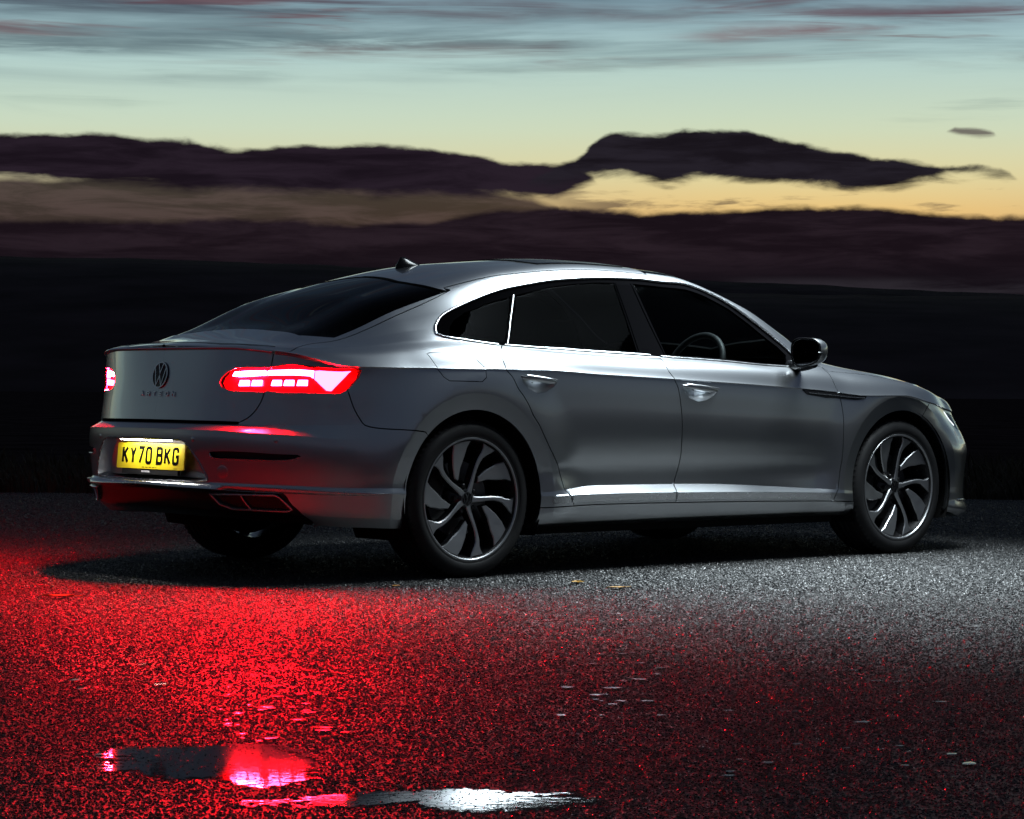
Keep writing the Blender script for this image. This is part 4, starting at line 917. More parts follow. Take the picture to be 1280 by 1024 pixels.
# ---- side windows and trims
PANES = dict(quarter=[(561, 417.5), (562, 406), (567, 398.5), (580, 389), (605, 378.5), (640, 368.5), (633, 428.6), (600, 424.8), (575, 421)],
             rear=[(645, 367), (690, 356.3), (730, 352.2), (768, 351.8), (784, 396), (798.5, 440), (740, 436), (690, 432.8), (637, 429)],
             front=[(790, 353), (829, 357), (880, 368), (912, 385), (938, 404.5), (972, 431.5), (984, 443), (986, 456), (920, 450.2), (833, 443.5), (812, 398)])
PG = {k: TOP.px(v) for k, v in PANES.items()}
DLO = cat_(dlo_top, belt[::-1])
for i, sd in enumerate(BOTH):
    panel('window_surround', [sheet(TOP, DLO, list(PG.values()), off=-.006, gap=-.004, depth=.012, sides=(sd,))], 'trim_black', quarter[i])
    panel('quarter_window', [sheet(TOP, PG['quarter'], off=-.010, gap=-.003, sides=(sd,), flange=False)], 'privacy_glass', quarter[i])
    panel('window', [sheet(TOP, PG['rear'], off=-.010, gap=-.003, sides=(sd,), flange=False)], 'privacy_glass', rdoor[i])
    panel('window', [sheet(TOP, PG['front'], off=-.010, gap=-.003, sides=(sd,), flange=False)], 'front_glass', fdoor[i])
def on_surf(S, G, off=0.0, sd=-1):
    G = np.asarray(G, float); X = S.S(G)+S.normal(G)*S.sgn*off; X[:, 1] *= sd; return X
def ribbon(name, S, G, w, off, mats, parent, sd, h=.006, closed=False):
    """flat moulding lying along a curve on the body"""
    X = on_surf(S, G, 0, sd); N = S.normal(np.asarray(G))*S.sgn; N[:, 1] *= sd; m = MB(); rings = []; n = len(X)
    for i in range(n):
        a, b = X[max(i-1, 0)] if not closed else X[(i-1) % n], X[min(i+1, n-1)] if not closed else X[(i+1) % n]
        d = b-a; d /= np.linalg.norm(d)+1e-9; c = np.cross(N[i], d); ww = w[i] if hasattr(w, '__len__') else w
        rings.append([X[i]+c*ww*u+N[i]*(off+h*k) for u, k in ((-.5, -1), (-.5, .35), (-.28, 1), (.28, 1), (.5, .35), (.5, -1))])
    if closed: rings.append(rings[0]); m.loft(rings, caps=False)
    else: m.loft(rings)
    return m.build(name, mats, parent, auto=50)
def resample(G, S, step=.03):
    G = np.asarray(G, float); X = S.S(G); d = np.r_[0, np.cumsum(np.linalg.norm(np.diff(X, axis=0), axis=1))]; n = max(4, int(d[-1]/step)); t = np.linspace(0, d[-1], n)
    return np.c_[np.interp(t, d, G[:, 0]), np.interp(t, d, G[:, 1])]
for i, sd in enumerate(BOTH):
    ribbon('window_top_trim', TOP, resample(dlo_top, TOP), .012, .002, 'chrome', quarter[i], sd, .004)
    ribbon('window_sill_trim', TOP, resample(belt[:i_dr], TOP), .012, .002, 'chrome', quarter[i], sd, .004)
    ribbon('window_sill_trim', TOP, resample(belt[i_dr+1:i_b-1], TOP), .012, .002, 'chrome', rdoor[i], sd, .004)
    ribbon('window_sill_trim', TOP, resample(belt[i_b+1:], TOP), .012, .002, 'chrome', fdoor[i], sd, .004)
    for e, pr in (([(642.5, 368), (638.5, 400), (635, 429)], quarter), ([(789, 354), (810, 398), (832, 443)], fdoor), ([(769.5, 353), (786, 398), (800, 440)], rdoor)):
        ribbon('window_guide', TOP, resample(tp(e), TOP), .006 if pr is not fdoor else .010, -.006, 'dark_chrome' if pr is quarter else 'trim_black', pr[i], sd, .004)
    # sill mouldings
    def strip(v0, v1, s0, s1, off, mt, par, nm, v0b=None):
        poly = cat_(v_row(s0, s1, v1), v_row(s1, s0, v0)); return panel(nm, [sheet(LOW, poly, off=off, gap=.001, depth=.006, sides=(sd,), ds=.05)], mt, par)
    sq0 = s_at(.44)
    strip(2.06, 2.92, sq0, dr_lo[-1, 0]-.028, .003, 'chrome', quarter[i], 'sill_trim')
    strip(2.06, 2.92, dr_lo[-1, 0]-.016, b_lo[-1, 0]-.006, .003, 'chrome', rdoor[i], 'sill_trim')
    strip(2.06, 2.92, b_lo[-1, 0]+.006, df_lo[-1, 0]-.010, .003, 'chrome', fdoor[i], 'sill_trim')

# ---- door handles: a scooped bowl and a bar with a bright face
for HP, doors, ends in ((HANDLE_R, rdoor, ((652, 472.5), (696, 478.5))), (HANDLE_F, fdoor, ((853, 483), (897, 489)))):
    e0, e1 = LOW.px(ends)
    for i, sd in enumerate(BOTH):
        O = densify_s(LOW, HP, .01); c = O.mean(0); m = MB(); rings = []
        for k, dp in ((1.04, -.001), (.97, -.012), (.85, -.026), (.6, -.038), (.3, -.043), (.05, -.044)):
            rings.append(list(on_surf(LOW, c+(O-c)*k, dp, sd)))
        m.loft(rings, caps=False); m.build('handle_bowl', 'paint', doors[i])
        A, B = on_surf(LOW, [e0], .022, sd)[0], on_surf(LOW, [e1], .020, sd)[0]; m = MB(); d = B-A; rings = []
        for t in np.linspace(0, 1, 13):
            p = A+d*t; bul = math.sin(math.pi*min(max(t, .02), .98))**.45; h = .0145*bul; th = .011*bul; ou = np.array([0, sd, 0])
            p = p-ou*.018*(abs(2*t-1)**4)
            rings.append([p+ou*th*math.cos(a)+np.array([0, 0, 1])*h*math.sin(a) for a in np.linspace(0, 2*math.pi, 12, endpoint=False)])
        m.loft(rings); hb = m.build('door_handle', 'paint', doors[i])
        m = MB(); rr = []
        for t in np.linspace(.06, .94, 9):
            p = A+d*t+np.array([0, sd*.0085, .0085]); p = p-np.array([0, sd*.018, 0])*(abs(2*t-1)**4); rr.append(p)
        m.tube(rr, .0035, 8); m.build('handle_trim', 'chrome', doors[i])

# ---- front wing vents
for i, sd in enumerate(BOTH):
    G = lp([(1003, 487.3), (1049, 490.5), (1083, 496), (1081, 499), (1072, 500.3), (1033.6, 497.7), (1009, 493.2)], spline=False); G[:, 1] = np.minimum(G[:, 1], 11.97)
    vt = panel('wing_vent', [sheet(LOW, G, off=.004, gap=0, depth=.008, sides=(sd,))], 'gloss_black', fender[i])
    ribbon('vent_trim', LOW, resample(lp([(1010, 491.5), (1040, 494.5), (1080, 498)]), LOW), .004, .005, 'dark_chrome', fender[i], sd, .003)

# ---- tail lamps
BAR = [[(292, 464.5), (330, 463.2), (331, 468.8), (296, 470.2), (289, 469.5)], [(334, 463), (393, 463.6), (392, 472.6), (388, 470), (334, 468.8)], [(394.5, 463.6), (440, 464.2), (433, 470.5), (415, 488.5), (409, 488), (396, 476), (393.6, 474)]]
SEG = [[(x0, 475), (x1, 475), (x1-.5, 482), (x0-2, 482)] for x0, x1 in ((298, 309), (314, 325.5), (339.5, 351), (355.5, 367.5), (372.5, 385))]
for i, sd in enumerate(BOTH):
    lamp = panel('tail_lamp', [sheet(LOW, LAMP, off=-.024, gap=-.002, depth=-.022, sides=(sd,), ds=.02)], 'lamp_red', car)
    for b in BAR:
        panel('light_bar', [sheet(LOW, lp(b, spline=False), off=-.010, gap=0, depth=.008, sides=(sd,), ds=.02)], 'lamp_wedge' if b is BAR[2] else 'lamp_outer_bar' if b is BAR[1] else 'lamp_bar', lamp)
    for b in SEG:
        panel('light_segment', [sheet(LOW, lp(b, spline=False), off=-.012, gap=0, depth=.008, sides=(sd,), ds=.02)], 'lamp_segment', lamp)
    panel('lens', [sheet(LOW, LAMP, off=.001, gap=.001, depth=.004, sides=(sd,), ds=.02)], 'red_lens', lamp)

# ---- rear bumper furniture
rc = densify_s(LOW, recess, .02); rc = rc[np.argsort(0*rc[:, 0], kind='stable')]
def recess_mesh():
    V, F = [], []
    path = densify(recess, .015)
    for sd in BOTH:
        c = np.array([0.0, path[:, 1].mean()]); rings = [list(on_surf(LOW, c+(path-c)*[1, 1], d, sd)) for d in (0.0, -.006)]
        rings += [list(on_surf(LOW, np.c_[path[:, 0]*.97, c[1]+(path[:, 1]-c[1])*.90], -.058, sd)), list(on_surf(LOW, np.c_[path[:, 0]*.5, c[1]+(path[:, 1]-c[1])*.45], -.0625, sd)), list(on_surf(LOW, np.c_[path[:, 0]*.01, c[1]+(path[:, 1]-c[1])*.05], -.0625, sd))]
        m = MB(); m.loft(rings, closed=False); b = len(V); V += m.v; F += [tuple(k+b for k in f) for f in m.f]
    return finish('plate_recess', V, F, 'paint', None, bumper, auto=40)
recess_mesh()
rim = cat_(recess[1:]*1.0)
for sd in BOTH:
    ribbon('recess_rim', LOW, resample(densify(recess, .01), LOW, .015), .007, .001, 'dark_chrome', bumper, sd, .003)
    panel('reflector_slot', [sheet(LOW, slot, off=-.022, gap=-.002, depth=-.02, sides=(sd,), ds=.02)], 'satin_black', bumper)
    ribbon('slot_trim', LOW, resample(lp([(262, 566.5), (267, 573), (310, 574.8), (361, 575.4), (373, 571.5)]), LOW, .015), .008, .000, 'chrome', bumper, sd, .005)
    for px in ((345, 550.5), (241, 549)):
        c = LOW.px([px])[0]; P = on_surf(LOW, [c], .0, sd)[0]; n = LOW.normal(np.array([c]))[0]*LOW.sgn*[1, sd, 1]
        t1 = np.cross(n, [0, 0, 1]); t1 /= np.linalg.norm(t1); t2 = np.cross(n, t1); m = MB()
        m.loft([[P+n*h+r*(math.cos(a)*t1+math.sin(a)*t2) for a in np.linspace(0, 2*math.pi, 20, endpoint=False)] for r, h in ((.0105, -.01), (.0105, .0006), (.0085, .0016), (.002, .002))])
        m.build('parking_sensor', 'paint', bumper)
c = LOW.px([(278, 590)])[0]; P = on_surf(LOW, [c], 0)[0]; n = LOW.normal(np.array([c]))[0]*LOW.sgn*[1, -1, 1]; t1 = np.cross(n, [0, 0, 1]); t1 /= np.linalg.norm(t1); t2 = np.cross(n, t1); m = MB()
m.loft([[P+n*h+r*(math.cos(a)*t1+math.sin(a)*t2) for a in np.linspace(0, 2*math.pi, 28, endpoint=False)] for r, h in ((.027, -.004), (.027, .0015), (.0245, .0022), (.001, .0022))]); m.build('tow_eye_cover', 'paint', bumper)
# diffuser, bright strip, exhaust trims
dif = cat_(v_row(0, dif_b[0, 0], 2.58), dif_b, [[dif_b[-1, 0], .02]], v_row(dif_b[-1, 0], 0, .02))
diffuser = panel('diffuser', [sheet(LOW, dif, sides=BOTH, off=-.004, depth=.03)], 'gloss_black', bumper)
for sd in BOTH:
    se = s_at(-.47); G = np.array([(s, 3.05-.12*(s/se)) for s in np.linspace(0.001, se, 60)]); w = [.014+.010*math.sin(math.pi*min(1, s/se))**1 if s < se*.9 else .018*(se-s)/(se*.1)+.003 for s in G[:, 0]]
    ribbon('bumper_trim', LOW, G, w, .002, 'chrome', bumper, sd, .004)
    EX = lp([(263, 616.5), (344, 618.5), (352, 624), (365, 636.5), (360, 638.8), (292, 635.5), (276, 629.5)], spline=False)
    ex = panel('exhaust_surround', [sheet(LOW, EX, off=-.012, gap=.003, depth=.001, sides=(sd,))], 'void_black', bumper)
    ribbon('exhaust_trim', LOW, resample(cat_(densify(EX, .01, True), EX[:1]), LOW, .012), .009, .004, 'chrome', bumper, sd, .006)
    ribbon('exhaust_divider', LOW, resample(lp([(300, 617.5), (305, 625), (314, 636)]), LOW, .012), .007, .002, 'chrome', bumper, sd, .005)

# ---- writing: letters are stroked, one mesh each
GLYPH = {
 'K': [[(0, 0), (0, 1)], [(1, 1), (.06, .42)], [(.30, .58), (1, 0)]],
 'Y': [[(0, 1), (.5, .46), (1, 1)], [(.5, .5), (.5, 0)]],
 '7': [[(0, 1), (1, 1), (.32, 0)]],
 '0': [[(.28, 0), (.72, 0), (.93, .07), (1, .25), (1, .75), (.93, .93), (.72, 1), (.28, 1), (.07, .93), (0, .75), (0, .25), (.07, .07), (.28, 0), (.4, 0)]],
 'B': [[(0, 0), (0, 1), (.70, 1), (.92, .93), (.95, .78), (.92, .60), (.70, .53), (0, .53)], [(.6, .53), (.75, .53), (.96, .45), (1, .26), (.96, .08), (.75, 0), (0, 0), (0, .06)]],
 'G': [[(1, .74), (.95, .92), (.74, 1), (.26, 1), (.06, .93), (0, .75), (0, .25), (.06, .07), (.26, 0), (.74, 0), (.95, .08), (1, .25), (1, .47), (.55, .47)]],
 'A': [[(0, 0), (.5, 1), (1, 0)], [(.2, .33), (.8, .33)]], 'R': [[(0, 0), (0, 1), (.8, 1), (1, .85), (1, .6), (.8, .45), (0, .45)], [(.5, .45), (1, 0)]],
 'T': [[(0, 1), (1, 1)], [(.5, 1), (.5, 0)]], 'E': [[(1, 1), (0, 1), (0, 0), (1, 0)], [(0, .5), (.85, .5)]],
 'O': [[(.25, 0), (.75, 0), (1, .25), (1, .75), (.75, 1), (.25, 1), (0, .75), (0, .25), (.25, 0), (.4, 0)]], 'N': [[(0, 0), (0, 1), (1, 0), (1, 1)]],
}
def stroke(m, pts, w, frame, h, mi=0):
    """mitred stroke in a local plane; frame maps (a,b,c) -> 3D"""
    P = [np.array(p, float) for p in pts]; n = len(P); Lf, Rt = [], []
    for i in range(n):
        d1 = (P[i]-P[i-1]) if i else (P[1]-P[0]); d2 = (P[i+1]-P[i]) if i < n-1 else d1
        d1 = d1/np.linalg.norm(d1); d2 = d2/np.linalg.norm(d2); n1 = np.array([-d1[1], d1[0]]); n2 = np.array([-d2[1], d2[0]]); b = n1+n2; lb = np.linalg.norm(b)
        b = n1 if lb < 1e-6 else b/lb; k = min(1/max(.35, b@n1), 2.2); Lf.append(P[i]+b*w/2*k); Rt.append(P[i]-b*w/2*k)
    V = [frame(*p, h) for p in Lf]+[frame(*p, h) for p in Rt]+[frame(*p, 0) for p in Lf]+[frame(*p, 0) for p in Rt]; F = []
    for i in range(n-1): F += [(n+i, n+i+1, i+1, i), (i, i+1, 2*n+i+1, 2*n+i), (n+i+1, n+i, 3*n+i, 3*n+i+1)]
    F += [(0, 2*n, 3*n, n), (n-1, 2*n-1, 4*n-1, 3*n-1)]
    m.add(V, F, mi)
def glyph(ch, x, y, w, h, sw, frame, th, name, mats, parent):
    m = MB()
    for pl in GLYPH[ch]: stroke(m, [(x+sw/2+a*(w-sw), y+sw/2+b*(h-sw)) for a, b in pl], sw, frame, th)
    return m.build(name, mats, parent, smooth=False, auto=None)
PX, PZ, PT = -1.049, .515, .09
def plate_frame(a, b, c):       # a to the right as read from behind (towards -y), b up, c out of the plate
    return (PX+b*math.sin(PT)-c*math.cos(PT), -a, PZ+b*math.cos(PT)+c*math.sin(PT))
m = MB(); ring = lambda e, c: [plate_frame(sx*(.26-e)+ox, sy*(.0555-e)+oy, c) for sx, sy, ox, oy in ((-1, -1, 0, .006), (-1, -1, .006, 0), (1, -1, -.006, 0), (1, -1, 0, .006), (1, 1, 0, -.006), (1, 1, -.006, 0), (-1, 1, .006, 0), (-1, 1, 0, -.006))]
m.loft([ring(0, -.004), ring(0, .0005), ring(.001, .0015)]); plate = m.build('number_plate', 'plate_yellow', car)
x = -.219
for ch in ('K', 'Y', '7', '0', ' ', 'B', 'K', 'G'):
    if ch == ' ': x += .022; continue
    glyph(ch, x, -.036, .050, .079, .0145, lambda a, b, c: plate_frame(a, b, c+.0015), .0008, 'character', 'plate_black', plate); x += .061
m = MB()
for k in range(17):
    if k % 4 == 3: continue
    a = -.058+k*.0066; stroke(m, [(a, -.0478), (a+.0046, -.0478)], .0035, lambda a, b, c: plate_frame(a, b, c+.0015), .0003)
m.build('maker_line', 'plate_black', plate, smooth=False); m = MB()
for k in range(5): stroke(m, [(.185+k*.006, -.0495), (.189+k*.006, -.0495)], .0025, lambda a, b, c: plate_frame(a, b, c+.0015), .0003)
m.build('maker_line', 'plate_black', plate, smooth=False)
m = MB(); m.loft([[plate_frame(sx*.215, -.066+sy*.012, c) for sx, sy in ((-1, -1), (1, -1), (1, 1), (-1, 1))] for c in (-.012, .0)]); m.build('plate_holder', 'satin_black', plate, smooth=False)
m = MB()
for k in range(9): stroke(m, [(-.062+k*.0072, -.066), (-.057+k*.0072, -.066)], .008, lambda a, b, c: plate_frame(a, b, c+.0005), .0004)
m.build('holder_print', 'white_print', plate, smooth=False)
m = MB(); m.box((PX-.030, -.01, PZ+.0705), (.007, .19, .0015)); m.build('plate_lamp', 'plate_lamp', plate, smooth=False)
m = MB(); m.box((PX-.026, -.01, PZ+.0752), (.018, .20, .0025)); m.build('lamp_cover', 'satin_black', plate, smooth=False)
# name letters and round emblem on the tailgate
def surf_frame(S, s0, v0, sd_flip=1.0):
    g = np.array([[s0, v0]]); 
    def fr(a, b, c):            # a metres to the right as read from behind, b metres up, following the sheet
        p0 = S.S(g)[0]; 
        s = abs(a); gg = np.array([[s, v0]]); dz = S.S(gg+[0, .02])[0]-S.S(gg)[0]; k = .02/np.linalg.norm(dz)
        gg = gg+[0, b*k]; P = S.S(gg)[0]+S.normal(gg)[0]*S.sgn*c; P[1] *= (-1 if a >= 0 else 1); return P
    return fr
vL = LOW.px([(206, 492.5)])[0][1]; vE = LOW.px([(208, 469)])[0][1]
fr = surf_frame(LOW, 0, vL)
W = .024
for k, ch in enumerate('ARTEON'):
    a0 = -.135+k*.0492
    glyph(ch, a0, -.010, W, .021, .0048, fr, .005, 'name_letter', 'chrome', tailgate)
frE = surf_frame(LOW, 0, vE)
def emblem(fr, R, name, parent, ring_mat='chrome', back='gloss_black', th=.006):
    m = MB(); A = np.linspace(0, 2*math.pi, 40, endpoint=False)
    m.loft([[fr(r*math.cos(a), r*math.sin(a), h) for a in A] for r, h in ((R, 0), (R, th*.7), (R*.93, th*.8), (R*.02, th*.8))], mi=1)
    for r0, r1 in ((.90, 1.0),):
        m.loft([[fr(R*r*math.cos(a), R*r*math.sin(a), h) for a in A] for r, h in ((r1, th*.6), (r1, th*1.2), (r0, th*1.2), (r0, th*.7))], caps=False)
    w = .105*R; f2 = lambda a, b, c: fr(a, b, c+th*.75)
    stroke(m, [(-.30*R, .84*R), (0, .13*R), (.30*R, .84*R)], w, f2, th*.45)
    stroke(m, [(-.72*R, .53*R), (-.33*R, -.78*R), (0, -.06*R), (.33*R, -.78*R), (.72*R, .53*R)], w, f2, th*.45)
    return m.build(name, [ring_mat, back], parent, auto=30)
emblem(frE, .058, 'emblem', tailgate)

# ---- roof aerial
m = MB(); ax0, az0 = .375, float(U(np.array([[su(.375), NT]]))[0][2]); rings = []
for t, h in ((0, -.02), (.15, .002), (.45, .015), (.75, .028), (1.0, .041)):
    l0 = -.085+t*.030; l1 = .095-t*.125; wd = .030*(1-t)**.8+.003
    rings.append([(ax0+(l0+l1)/2+(l1-l0)/2*math.cos(a), wd*math.sin(a), az0+h+(.0)) for a in np.linspace(0, 2*math.pi, 16, endpoint=False)])
m.loft(rings); m.build('aerial_fin', 'gloss_black', roof, auto=60)

# ---- door mirrors
for i, sd in enumerate(BOTH):
    C = np.array([2.062, sd*.985, 1.006]); m = MB(); rings = []
    # x along the car; section grows forward-rounded
    for t in np.linspace(0, 1, 12):
        k = math.sqrt(max(0, 1-t**2.4)); k = max(k, .03); x = C[0]-.028+t*.105
        ring_ = []
        for a in np.linspace(0, 2*math.pi, 28, endpoint=False):
            ca, sa = math.cos(a), math.sin(a); e = 2/3.2
            yy = .098*np.sign(ca)*abs(ca)**e; zz = .069*np.sign(sa)*abs(sa)**e
            zz += .012*(yy/.098)*(1 if zz < 0 else -.3); yy *= 1.0-.10*(zz < 0)*abs(zz)/.07
            ring_.append((x, C[1]+sd*yy*k, C[2]+zz*(.25+.75*k)*1.0))
        rings.append(ring_)
    m.loft(rings); hs = m.build('mirror_housing', ['paint'], fdoor[i], auto=50)
    m = MB(); n0 = len(rings[0]); inner = [[(p[0]-.004*(q == 1)+.004*(q == 2), C[1]+(p[1]-C[1])*f, C[2]+(p[2]-C[2])*f) for p in rings[0]] for q, f in ((0, 1.004), (1, .98), (1, .90), (2, .88), (2, .02))]
    m.loft(inner, caps=False); m.build('mirror_bezel', 'gloss_black', fdoor[i], auto=40)
    m = MB(); m.loft([[(p[0]-.0015, C[1]+(p[1]-C[1])*f, C[2]+(p[2]-C[2])*f) for p in rings[0]] for f in (.86, .02)], caps=False); m.build('mirror_glass', 'mirror_glass', fdoor[i])
    m = MB(); 
    m.tube([(2.085, sd*.995, .952), (2.095, sd*.94, .942), (2.11, sd*.88, .940), (2.13, sd*.80, .938)], [.022, .024, .028, .034], 12); m.build('mirror_arm', 'gloss_black', fdoor[i])
    m = MB(); 
    m.tube([(2.027+.05*math.sin(t), sd*(.985+.099*math.cos(t)), 1.004-.002*math.cos(t)) for t in np.linspace(-.25, 1.5, 10)], .004, 8); m.build('mirror_indicator', 'dark_chrome', fdoor[i])

# ---- front end (hardly seen from here)
hl = np.array([(s_at(3.31), 11.55), (s_at(3.60), 11.0), (s_at(3.64), 9.6), (s_at(3.45), 9.9), (s_at(3.36), 10.6)])
for sd in BOTH:
    h_ = panel('headlamp', [sheet(LOW, hl, off=-.03, gap=-.002, depth=-.028, sides=(sd,))], 'gloss_black', car)
    ribbon('running_light', LOW, resample(np.array([(s_at(3.335), 11.4), (s_at(3.385), 10.7), (s_at(3.43), 10.2)]), LOW, .01), .014, -.004, 'drl', h_, sd, .005)
    panel('lens', [sheet(LOW, hl, off=.0, gap=.001, depth=.004, sides=(sd,))], 'clear_lens', h_)
gr = cat_(v_row(s_at(3.655), SMAX, 10.2), v_row(SMAX, s_at(3.64), 5.2)); panel('grille', [sheet(LOW, gr, sides=BOTH, off=.002, gap=0, depth=.004)], 'gloss_black', front_bumper)
for k in range(4):
    for sd in BOTH: ribbon('grille_bar', LOW, np.array([(s, 6.0+k*1.1) for s in np.linspace(s_at(3.66), SMAX, 12)]), .012, .004, 'chrome', front_bumper, sd, .005)
gi = cat_(v_row(s_at(3.60), SMAX, 4.2), v_row(SMAX, s_at(3.58), 1.6)); panel('lower_intake', [sheet(LOW, gi, sides=BOTH, off=.002, gap=0, depth=.004)], 'satin_black', front_bumper)
for sd in BOTH: ribbon('splitter_trim', LOW, np.array([(s, 2.0) for s in np.linspace(s_at(3.31), s_at(3.45), 10)]), .010, .002, 'chrome', front_bumper, sd, .004)
emblem(lambda a, b, c: (L(np.array([[SMAX-abs(a), 8.3+b*22]]))[0]*[1, (1 if a > 0 else -1), 1]+np.array([c+.004, 0, 0])), .06, 'emblem', front_bumper)

# ---- wheels
def wheel_meshes(sd):
    o2 = lambda o: sd*(.778+o)
    out = []
    def lathe(m, prof, n=96, mi=0, groove=False):
        rings = []
        for k in range(n+1):
            a = 2*math.pi*k/n; rings.append([(r*math.cos(a), o2(o), r*math.sin(a)) for r, o in prof])
        V = [p for r in rings[:-1] for p in r]; q = len(prof); F = []
        for k in range(n):
            for j in range(q-1): 
                f = (k*q+j, k*q+j+1, ((k+1) % n)*q+j+1, ((k+1) % n)*q+j); F.append(f if sd < 0 else f[::-1])
        m.add(V, F, mi)
    t = MB(); half = [(.252, .108), (.262, .1165), (.270, .119), (.276, .1185), (.279, .1205), (.294, .1225), (.308, .121), (.318, .1165), (.328, .108), (.335, .099), (.338, .090), (.339, .066), (.331, .064), (.331, .056), (.3395, .054), (.340, .025), (.332, .023), (.332, .013), (.340, .011)]
    prof = half+[(r, -o) for r, o in half[::-1]]; lathe(t, prof, 120)
    # tread blocks' cross cuts on the shoulder: thin raised ribs
    for k in range(72):
        a = 2*math.pi*k/72; da = .018
        V = []
        for aa in (a-da, a+da):
            for r, o in ((.330, .1075), (.3395, .0985), (.3415, .089), (.342, .070)): V.append((r*math.cos(aa+(.1-o)*.6), o2(o), r*math.sin(aa+(.1-o)*.6)))
        F = [(0, 1, 5, 4), (1, 2, 6, 5), (2, 3, 7, 6)]; t.add(V, F if sd > 0 else [f[::-1] for f in F])
    out.append(('tyre', t, 'rubber'))
    r_ = MB(); lathe(r_, [(.2665, .106), (.2675, .1155), (.2655, .1185), (.2600, .1185), (.2565, .114)], 96, 0)
    lathe(r_, [(.2565, .114), (.250, .094), (.236, .06), (.232, -.02), (.24, -.09), (.262, -.105)], 72, 1)
    def slab(pol, o_top, o_bot, depth, bev=.004):
        """extruded spoke: polygon of (r, angle deg); the face height follows the radius"""
        P = np.array([(r*math.cos(rad(a)), r*math.sin(rad(a))) for r, a in pol]); ar = .5*np.sum(P[:, 0]*np.roll(P[:, 1], -1)-np.roll(P[:, 0], -1)*P[:, 1])
        if ar < 0: P = P[::-1]
        n = len(P); e = np.roll(P, -1, 0)-P; e /= np.linalg.norm(e, axis=1, keepdims=True)+1e-9; nin = np.c_[-e[:, 1], e[:, 0]]; q = nin+np.roll(nin, 1, 0); q /= np.linalg.norm(q, axis=1, keepdims=True)+1e-9
        hh = lambda p: o_bot+(o_top-o_bot)*np.clip((np.hypot(*p)-.04)/.20, 0, 1)
        T = [(p[0], o2(hh(p)), p[1]) for p in P+q*bev]; M_ = [(p[0], o2(hh(p)-bev), p[1]) for p in P]; B = [(p[0], o2(hh(p)-depth), p[1]) for p in P-q*.004]
        V = T+M_+B; F = []; mi = []
        tri = delaunay_2d_cdt([Vector((p[0], p[1])) for p in P], [(i, (i+1) % n) for i in range(n)], [list(range(n))], 1, 1e-7)
        b0 = len(r_.v); r_.v += V
        for f in tri[2]:
            f = [tri[3][i][0] for i in f]; r_.f.append(tuple(b0+i for i in (f if sd < 0 else f[::-1]))); r_.m.append(0)
        for i in range(n):
            j = (i+1) % n
            for u, mm in ((0, 0), (1, 1)):
                f = (u*n+i, (u+1)*n+i, (u+1)*n+j, u*n+j); r_.f.append(tuple(b0+k for k in (f if sd < 0 else f[::-1]))); r_.m.append(mm)
    for k in range(5):
        A = -78+72*k
        rr = np.linspace(.030, .252, 12); off = lambda r: 6*math.sin(math.pi*min(1, (r-.03)/.20))
        def wd(r): return .0150-.0055*math.sin(math.pi*min(1, max(0, (r-.03)/.19)))+.020*max(0, (r-.205)/.047)**1.2
        lead = [(r, A+off(r)+math.degrees((wd(r)*(.8 if r > .21 else 1))/r)) for r in rr]; trail = [(r, A+off(r)-math.degrees((wd(r)*(1.35 if r > .21 else 1))/r)) for r in rr]
        slab(lead+trail[::-1], .106, .088, .040)
        Bc = 27+72*k; slab([(.092, Bc+23), (.112, Bc+30), (.165, Bc+23), (.215, Bc+17), (.252, Bc+12), (.253, Bc+2), (.252, Bc-10.5), (.222, Bc-6), (.185, Bc-2), (.140, Bc+8)], .104, .080, .030)
    # hub
    A_ = np.linspace(0, 2*math.pi, 40, endpoint=False)
    def rings_of(pr): return [[(r*math.cos(a), o2(o), r*math.sin(a)) for a in (A_ if sd < 0 else A_[::-1])] for r, o in pr]
    r_.loft(rings_of([(.085, .02), (.072, .050), (.046, .076), (.040, .086), (.034, .088)])[::1], 1, caps=False)
    for k in range(5):
        a = rad(-78+36+72*k); c = (.056*math.cos(a), .056*math.sin(a))
        r_.loft([[(c[0]+q*math.cos(b), o2(o), c[1]+q*math.sin(b)) for b in (np.linspace(0, 2*math.pi, 12, endpoint=False) if sd < 0 else np.linspace(0, 2*math.pi, 12, endpoint=False)[::-1])] for q, o in ((.011, .055), (.011, .078), (.008, .081), (.001, .081))], 1, caps=False)
    out.append(('rim', r_, ['alloy', 'alloy_black']))
    d = MB(); d.loft(rings_of([(.02, -.048), (.19, -.045), (.222, -.035), (.222, -.028), (.19, -.038), (.02, -.041)]), 0, caps=False); out.append(('brake_dust_shield', d, 'void_black'))
    d = MB(); d.loft(rings_of([(.075, -.005), (.165, -.005), (.165, .018), (.075, .018), (.07, .03), (.02, .03)]), 0, caps=False); out.append(('brake_disc', d, 'brake_steel'))
    c = MB(); ca = np.radians(np.linspace(120, 190, 12)); c.loft([[(r*math.cos(a), o2(o), r*math.sin(a)) for r, o in ((.11, -.03), (.185, -.03), (.185, .035), (.11, .035))] for a in (ca if sd > 0 else ca[::-1])]); out.append(('brake_caliper', c, 'satin_black'))
    return out
def wheel(sd):
    e = empty('wheel'); e.parent = car
    for nm, m, mt in wheel_meshes(sd):
        m.build(nm, mt, e, auto=32)
    emblem(lambda a, b, c: (a if sd < 0 else -a, sd*(.778+.084+c), b), .031, 'hub_cap', e, 'dark_chrome', 'gloss_black', .004)
    return e
for sd in BOTH:
    w0 = wheel(sd); w0.location = (0, 0, WZ)
    w1 = w0.copy(); COL.objects.link(w1); w1.parent = car; w1.location = (WB, sd*-.004*0+sd*.006, WZ); w1.rotation_euler = (0, rad(-9), 0)
    for ch in [c for c in bpy.data.objects if c.parent == w0]:
        q = ch.copy(); COL.objects.link(q); q.parent = w1

